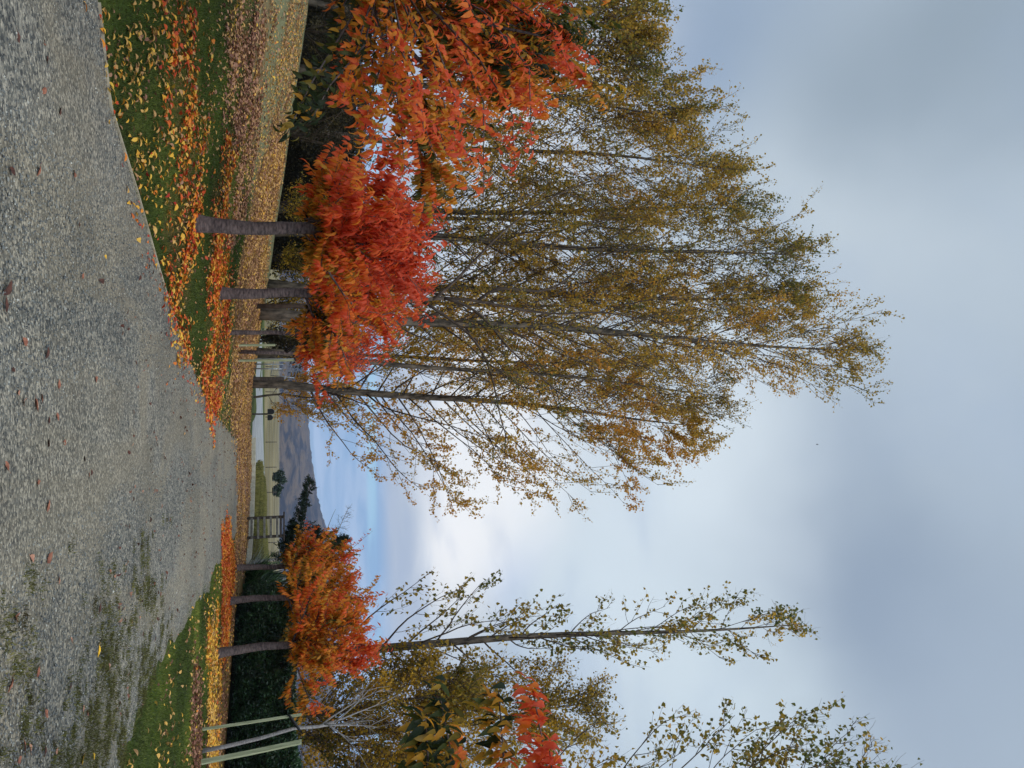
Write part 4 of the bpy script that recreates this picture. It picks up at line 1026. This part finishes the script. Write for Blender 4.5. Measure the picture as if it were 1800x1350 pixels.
# ---------------------------------------------------------------- grass and fallen leaves
def scatter(poly, dens, rg, jitter=.35, seed=1):
    P = np.array(poly); x0, y0 = P.min(0) - .6; x1, y1 = P.max(0) + .6
    n = int((x1 - x0) * (y1 - y0) * dens)
    X = rg.uniform(x0, x1, n); Y = rg.uniform(y0, y1, n)
    jx = (vnoise(X, Y, 1.6, seed) - .5) * 2 * jitter + rg.normal(0, jitter * .4, n); jy = (vnoise(X, Y, 1.6, seed + 3) - .5) * 2 * jitter + rg.normal(0, jitter * .5, n)
    k = inpoly(poly, X + jx, Y + jy); return X[k], Y[k]
def litter(X, Y, tn, size, rg, mb, lift=.012):
    n = len(X); on = (X > xe(Y)) & (X < xr(Y)) & (Y < 40)
    z = height(X, Y) + np.where(on, .022, .02) + rg.uniform(0, lift, n)
    P = np.stack([X, Y, z], 1); a = rg.uniform(0, 6.28, n)
    D = np.stack([np.cos(a), np.sin(a), rg.normal(.05, .28, n)], 1)
    Nn = unit(np.stack([rg.normal(0, .35, n), rg.normal(0, .35, n), np.ones(n)], 1))
    L = size * rg.uniform(.65, 1.25, n)
    P = P - unit(D) * L[:, None] * .5
    P[:, 2] = np.maximum(P[:, 2], z)
    mb.leaves(P, D, Nn, L, L * rg.uniform(.42, .62, n), np.clip(tn, 0, 1), 'full', .2, .22)
rg = np.random.default_rng(99)
def band(polys, name, label, cat='fallen leaves'):
    mb = MB()
    for (poly, dens, size, t, ts, jit, patch) in polys:
        X, Y = scatter(poly, dens, rg, jit, len(poly))
        if patch:
            k = rg.uniform(0, 1, len(X)) < np.clip((vnoise(X, Y, patch, 12) - .25) * 2.2, .12, 1); X, Y = X[k], Y[k]
        tt_ = t + (vnoise(X, Y, .9, 31) - .5) * .16 + rg.normal(0, ts, len(X))
        litter(X, Y, tt_, size, rg, mb)
    o = mb.build(name, M['litter']); tag(o, label, cat, kind='stuff')
band([(P_RED, 300, .10, .76, .15, .75, 1.3)], 'fallen_leaves', 'scattered orange and red leaves in a band across the near left lawn')
band([(P_ORANGE, 420, .10, .80, .10, .5, 2.2)], 'fallen_leaves', 'thick vivid orange leaf carpet beneath the second cherry on the left')
band([(P_PINK, 420, .09, .20, .10, .6, 2.0)], 'fallen_leaves', 'pinkish brown leaf carpet on the left bank')
band([(P_GOLD, 230, .10, .33, .12, .8, 1.6), (P_GOLDL, 100, .10, .34, .12, .8, 1.6)], 'fallen_leaves', 'pale golden leaf carpet along the back of the bank and far verge')
band([(P_YEL, 170, .085, .56, .10, .5, 2.0)], 'fallen_leaves', 'large yellow leaves scattered on the nearest green turf')
band([(P_RY, 300, .10, .60, .10, .55, 1.5)], 'fallen_leaves', 'bright yellow leaf strip on the right verge')
band([(P_RO, 300, .10, .80, .08, .42, 0), ([(7.6, 38), (6.6, 30), (6.9, 22), (7.8, 16.5), (11.5, 16.5), (12.6, 20), (7.4, 31), (8.6, 38)], 70, .09, .10, .08, .3, .8)], 'fallen_leaves', 'orange leaf strip under the right hand cherries')
band([(P_RB, 200, .09, .12, .07, .35, 0)], 'fallen_leaves', 'dull brown leaf patch beside the bare sapling')
LAWN_L = [(xe(Y) - .1, Y) for Y in (7.9, 9, 10, 12, 14, 17, 20, 24, 30, 38)] + [(0, 40), (-4.2, 30), (-12, 24), (-19, 19), (-15, 10), (-5, 8)]
LAWN_R = [(xr(Y) + .1, Y) for Y in (8, 10, 12, 15, 18, 22, 26, 30, 38)] + [(8.2, 38), (8.0, 31), (10.8, 23), (12, 16), (9, 8)]
band([(LAWN_L, 90, .075, .36, .18, .3, .8), (LAWN_R, 34, .09, .38, .16, .3, .9), ([(-10, 19), (-2, 22), (0, 34), (-4, 31), (-12, 25)], 45, .09, .36, .08, .5, .7)],
     'fallen_leaves', 'thin scatter of tan leaves over the green turf')
EDGE = [(xe(Y) + .0, Y) for Y in (7.8, 9, 11, 13, 16, 20)] + [(xe(Y) + .55, Y) for Y in (20, 16, 13, 11, 9, 7.6)]
mbx = MB(); X, Y = scatter(EDGE, 26, rg, .1); litter(X, Y, rg.normal(.8, .14, len(X)), .085, rg, mbx)
DR = [(-3, 6), (3.6, 6), (4.6, 22), (5.4, 38), (2.6, 38), (.5, 20), (-1.5, 12)]
X, Y = scatter(DR, 5.0, rg, .2); k = Y > 8.5; X, Y = X[k], Y[k]; litter(X, Y, rg.normal(.1, .09, len(X)), .065, rg, mbx)
tag(mbx.build('fallen_leaves', M['litter']), 'small leaves blown along the left edge and middle of the drive', 'fallen leaves', kind='stuff')

def blades(poly, dens, name, label, mat, h, w, tone, mask=None, jit=.1):
    X, Y = scatter(poly, dens, rg, jit)
    if mask is not None:
        k = mask(X, Y); X, Y = X[k], Y[k]
    n = len(X); z = height(X, Y); P = np.stack([X, Y, z - .002], 1)
    D = unit(np.stack([rg.normal(0, .5, n), rg.normal(0, .5, n), np.ones(n)], 1)); a = rg.uniform(0, 6.28, n)
    S = np.stack([np.cos(a), np.sin(a), np.zeros(n)], 1) * (w / 2); L = (h * rg.uniform(.5, 1.3, n))[:, None]
    V = np.stack([P - S, P + S, P + D * L], 1).reshape(-1, 3)
    tn = np.repeat(np.clip(tone + (vnoise(X, Y, .8, 2) - .5) * .8 + (vnoise(X, Y, 5, 2) - .5) * .3 + rg.normal(0, .18, n), 0, 1), 3)
    mb = MB(); mb.add(V, [np.arange(3 * n).reshape(-1, 3)], tn)
    return tag(mb.build(name, mat, smooth=False), label, 'grass', kind='stuff')
NEAR_L = [(xe(Y) + .03, Y) for Y in (7.75, 8.2, 9, 10, 12, 14, 17, 20)] + [(-4, 20), (-6, 16), (-9.5, 12), (-8, 8)]
blades(NEAR_L, 2300, 'grass', 'short green lawn grass on the left bank', M['grass'], .045, .009, .45, jit=.05)
NEAR_R = [(xr(Y) + .02, Y) for Y in (8.5, 10, 12, 15, 18, 22, 27)] + [(7.3, 27), (8, 22), (9.5, 17), (7.5, 10)]
blades(NEAR_R, 1500, 'grass', 'short bright green grass on the right verge', M['grass'], .045, .010, .62, jit=.22)
# moss and weed tufts in the gravel on the right
def tufts(mb_, X, Y, n_bl, rad, h, tone):
    n = len(X)
    x = np.repeat(X, n_bl) + rg.normal(0, 1, n * n_bl) * np.repeat(rad, n_bl); y = np.repeat(Y, n_bl) + rg.normal(0, 1, n * n_bl) * np.repeat(rad, n_bl)
    m_ = n * n_bl; P = np.stack([x, y, np.full(m_, .014)], 1); a = rg.uniform(0, 6.28, m_); S = np.stack([np.cos(a), np.sin(a), 0 * a], 1) * .005
    D = unit(np.stack([rg.normal(0, .7, m_), rg.normal(0, .7, m_), np.ones(m_)], 1)); L = (h * rg.uniform(.4, 1.3, m_))[:, None]
    V = np.stack([P - S, P + S, P + D * L], 1).reshape(-1, 3)
    mb_.add(V, [np.arange(3 * m_).reshape(-1, 3)], np.repeat(np.clip(np.repeat(rg.normal(tone, .2, n), n_bl) + rg.normal(0, .15, m_), 0, 1), 3))
n = 7000; X = rg.uniform(1.2, 5.5, n); Y = rg.uniform(4.8, 13, n)
pr = sstep(1.4, 3.6 - .0 * Y, X + (Y - 8) * -.10 + (vnoise(X, Y, .9, 40) - .5) * 1.6) * np.clip((vnoise(X, Y, 2.4, 41) - .22) * 2.2 + .15 * (vnoise(X, Y, 9, 4) > .6), 0, 1) * sstep(13, 10, Y)
k = (rg.uniform(0, 1, n) < pr) & (X < xr(Y) + .1); X, Y = X[k], Y[k]
mb = MB(); tufts(mb, X, Y, 34, rg.uniform(.02, .07, len(X)), .03, .45)
tag(mb.build('moss_tufts', M['moss']), 'low mossy weed tufts growing through the gravel on the right', 'moss', kind='stuff')
# tussock on the island and rough grass by the lane
rough = [(X_, Y_) for X_, Y_ in island]
X, Y = scatter(rough, 22, rg, .1); n = len(X); m_ = 5
x = np.repeat(X, m_) + rg.normal(0, .15, n * m_); y = np.repeat(Y, m_) + rg.normal(0, .15, n * m_)
P = np.stack([x, y, np.full(n * m_, .01)], 1); D = unit(rg.normal(0, .4, P.shape) + [0, 0, 1]); lf = MB()
hgt = .12 + .34 * sstep(0, 1, (vnoise(x, y, .18, 8) - .3) * 2)
lf.leaves(P, D, unit(rg.normal(0, 1, P.shape)), hgt, .06, np.clip(rg.normal(.5, .3, len(P)) + (hgt - .25) * 2.5, 0, 1), 'simple')
tag(lf.build('rough_grass', M['moss']), 'rough green and brown grass on the oval island in the lane', 'grass', kind='stuff')

# single leaves lying on the gravel
def leaf_mesh(seed, L=.11, curl=.3):
    rg = np.random.default_rng(seed); K = 9; mb = MB(); t = np.linspace(0, 1, K)
    w = L * .27 * np.sin(np.pi * t ** .8) ** .8 * (1 + .06 * np.sin(t * 40)); x = (t - .5) * L
    ben = rg.uniform(-.6, 1.0) * curl; z = ben * L * (4 * (t - .5) ** 2) * .35 + .004
    up = rg.uniform(.25, .75)
    rows = []
    for s in (-1, -.5, 0, .5, 1):
        rows.append(np.stack([x + rg.normal(0, .0006, K), s * w + .01 * L * np.sin(t * 6 + s), z + up * np.abs(s) ** 1.5 * w + rg.normal(0, .0012, K)], 1))
    V = np.stack(rows, 1); V[..., 2] -= V[..., 2].min()
    idx = np.arange(K * 5).reshape(K, 5)
    mb.add(V.reshape(-1, 3), [np.stack([idx[:-1, :-1], idx[1:, :-1], idx[1:, 1:], idx[:-1, 1:]], -1).reshape(-1, 4)])
    st = np.array([[-.5 * L, 0, V[0, 2, 2]], [-.62 * L, .01 * L, V[0, 2, 2] + .004], [-.75 * L, .03 * L, V[0, 2, 2] + .006]]); mb.tubes(st, np.array([.0016, .0013, .0013]), 4)
    return mb.mesh('fallen_leaf')
brown = [plain_mat('dead_leaf', (112, 66, 50), (150, 98, 74), 30, .7, .2), plain_mat('dead_leaf_dark', (58, 36, 30), (88, 54, 42), 30, .7, .2), plain_mat('dead_leaf_pink', (158, 108, 88), (184, 136, 108), 30, .7, .2)]
yellow = plain_mat('yellow_leaf', (212, 158, 30), (232, 182, 50), 30, .6, .1)
metas = [leaf_mesh(200 + i) for i in range(10)]
meshes = {}
def put_leaf(x, y, size, kind, label, group, rg=rg):
    d = ray(x, y); t = -(CAMH - .03) / d[2]; X, Y = d[0] * t, d[1] * t
    i = int(rg.integers(0, 10)); key = (i, kind)
    if key not in meshes:
        me = metas[i].copy(); me.materials.clear(); me.materials.append(yellow if kind == 3 else brown[kind]); meshes[key] = me
    o = bpy.data.objects.new('fallen_leaf', meshes[key]); col.objects.link(o)
    o.location = (X, Y, .022); o.rotation_euler = (rg.normal(0, .15), rg.normal(0, .15), rg.uniform(0, 6.28)); s = .82 * size / .11; o.scale = (s, s, s * .8)
    tag(o, label, 'leaf', group)
BL = 'curled brown fallen leaf lying alone on the grey gravel'
spots = [(15, 505, .15, 1), (12, 535, .12, 1), (45, 600, .11, 0), (84, 620, .11, 1), (44, 705, .12, 2), (65, 712, .12, 0), (75, 700, .09, 0), (34, 690, .08, 2), (105, 675, .09, 0), (25, 650, .07, 1), (12, 818, .11, 0),
         (68, 850, .10, 0), (86, 778, .10, 1), (90, 830, .07, 1), (102, 732, .09, 0), (88, 738, .07, 1), (115, 778, .10, 0), (170, 667, .11, 0), (180, 494, .11, 1), (147, 485, .08, 0), (58, 982, .11, 2), (88, 980, .14, 0), (85, 890, .12, 0), (150, 807, .11, 1), (162, 830, .07, 1), (105, 1020, .08, 2),
         (30, 1085, .14, 0), (176, 1068, .12, 1), (210, 1068, .07, 1), (195, 1005, .10, 0), (203, 1012, .09, 2), (222, 1003, .07, 0), (127, 1125, .08, 2), (193, 1172, .10, 2), (68, 1180, .10, 0), (125, 1205, .09, 1), (20, 1203, .12, 0), (158, 835, .08, 0), (276, 772, .09, 2), (318, 711, .09, 1), (292, 805, .09, 0),
         (240, 637, .08, 0), (227, 578, .08, 1), (107, 195, .11, 1), (78, 160, .10, 0), (80, 75, .09, 0), (84, 105, .10, 1), (33, 65, .09, 1), (22, 300, .11, 1), (70, 300, .11, 0), (132, 306, .11, 0), (215, 120, .08, 1), (141, 395, .06, 1), (100, 1320, .10, 2), (82, 1255, .11, 0), (155, 1253, .10, 0), (55, 1315, .10, 2), (45, 1310, .10, 0), (272, 1025, .09, 0), (283, 1045, .1, 0), (247, 1085, .08, 2), (233, 1092, .08, 2), (330, 720, .07, 0), (35, 1335, .1, 0), (80, 1320, .10, 1), (148, 1245, .08, 2)]
for q in spots: put_leaf(q[0], q[1], q[2], q[3], BL, 'brown leaves lying on the gravel drive')
put_leaf(187, 452, .09, 3, 'bright yellow leaf alone on the gravel at the left of the drive', None)
put_leaf(174, 1145, .13, 3, 'long yellow leaf on the gravel nearest the mossy patches', None)
put_leaf(146, 1335, .16, 3, 'large yellow orange leaf at the right corner among moss', None)
put_leaf(166, 1330, .09, 3, 'small yellow leaf just beyond the large one among the moss', None)

# ---------------------------------------------------------------- air
mb = MB(); mb.box((0, 2300, 198), (12400, 5800, 402))
hm = bpy.data.materials.new('air'); hm.use_nodes = True; nt = hm.node_tree; nt.nodes.clear()
o_ = nt.nodes.new('ShaderNodeOutputMaterial'); pv = nt.nodes.new('ShaderNodeVolumePrincipled')
pv.inputs['Color'].default_value = (.6, .72, 1.0, 1); pv.inputs['Density'].default_value = .00009; pv.inputs['Anisotropy'].default_value = 0
nt.links.new(pv.outputs[0], o_.inputs['Volume'])
tag(mb.build('haze', hm, smooth=False), kind='stuff')
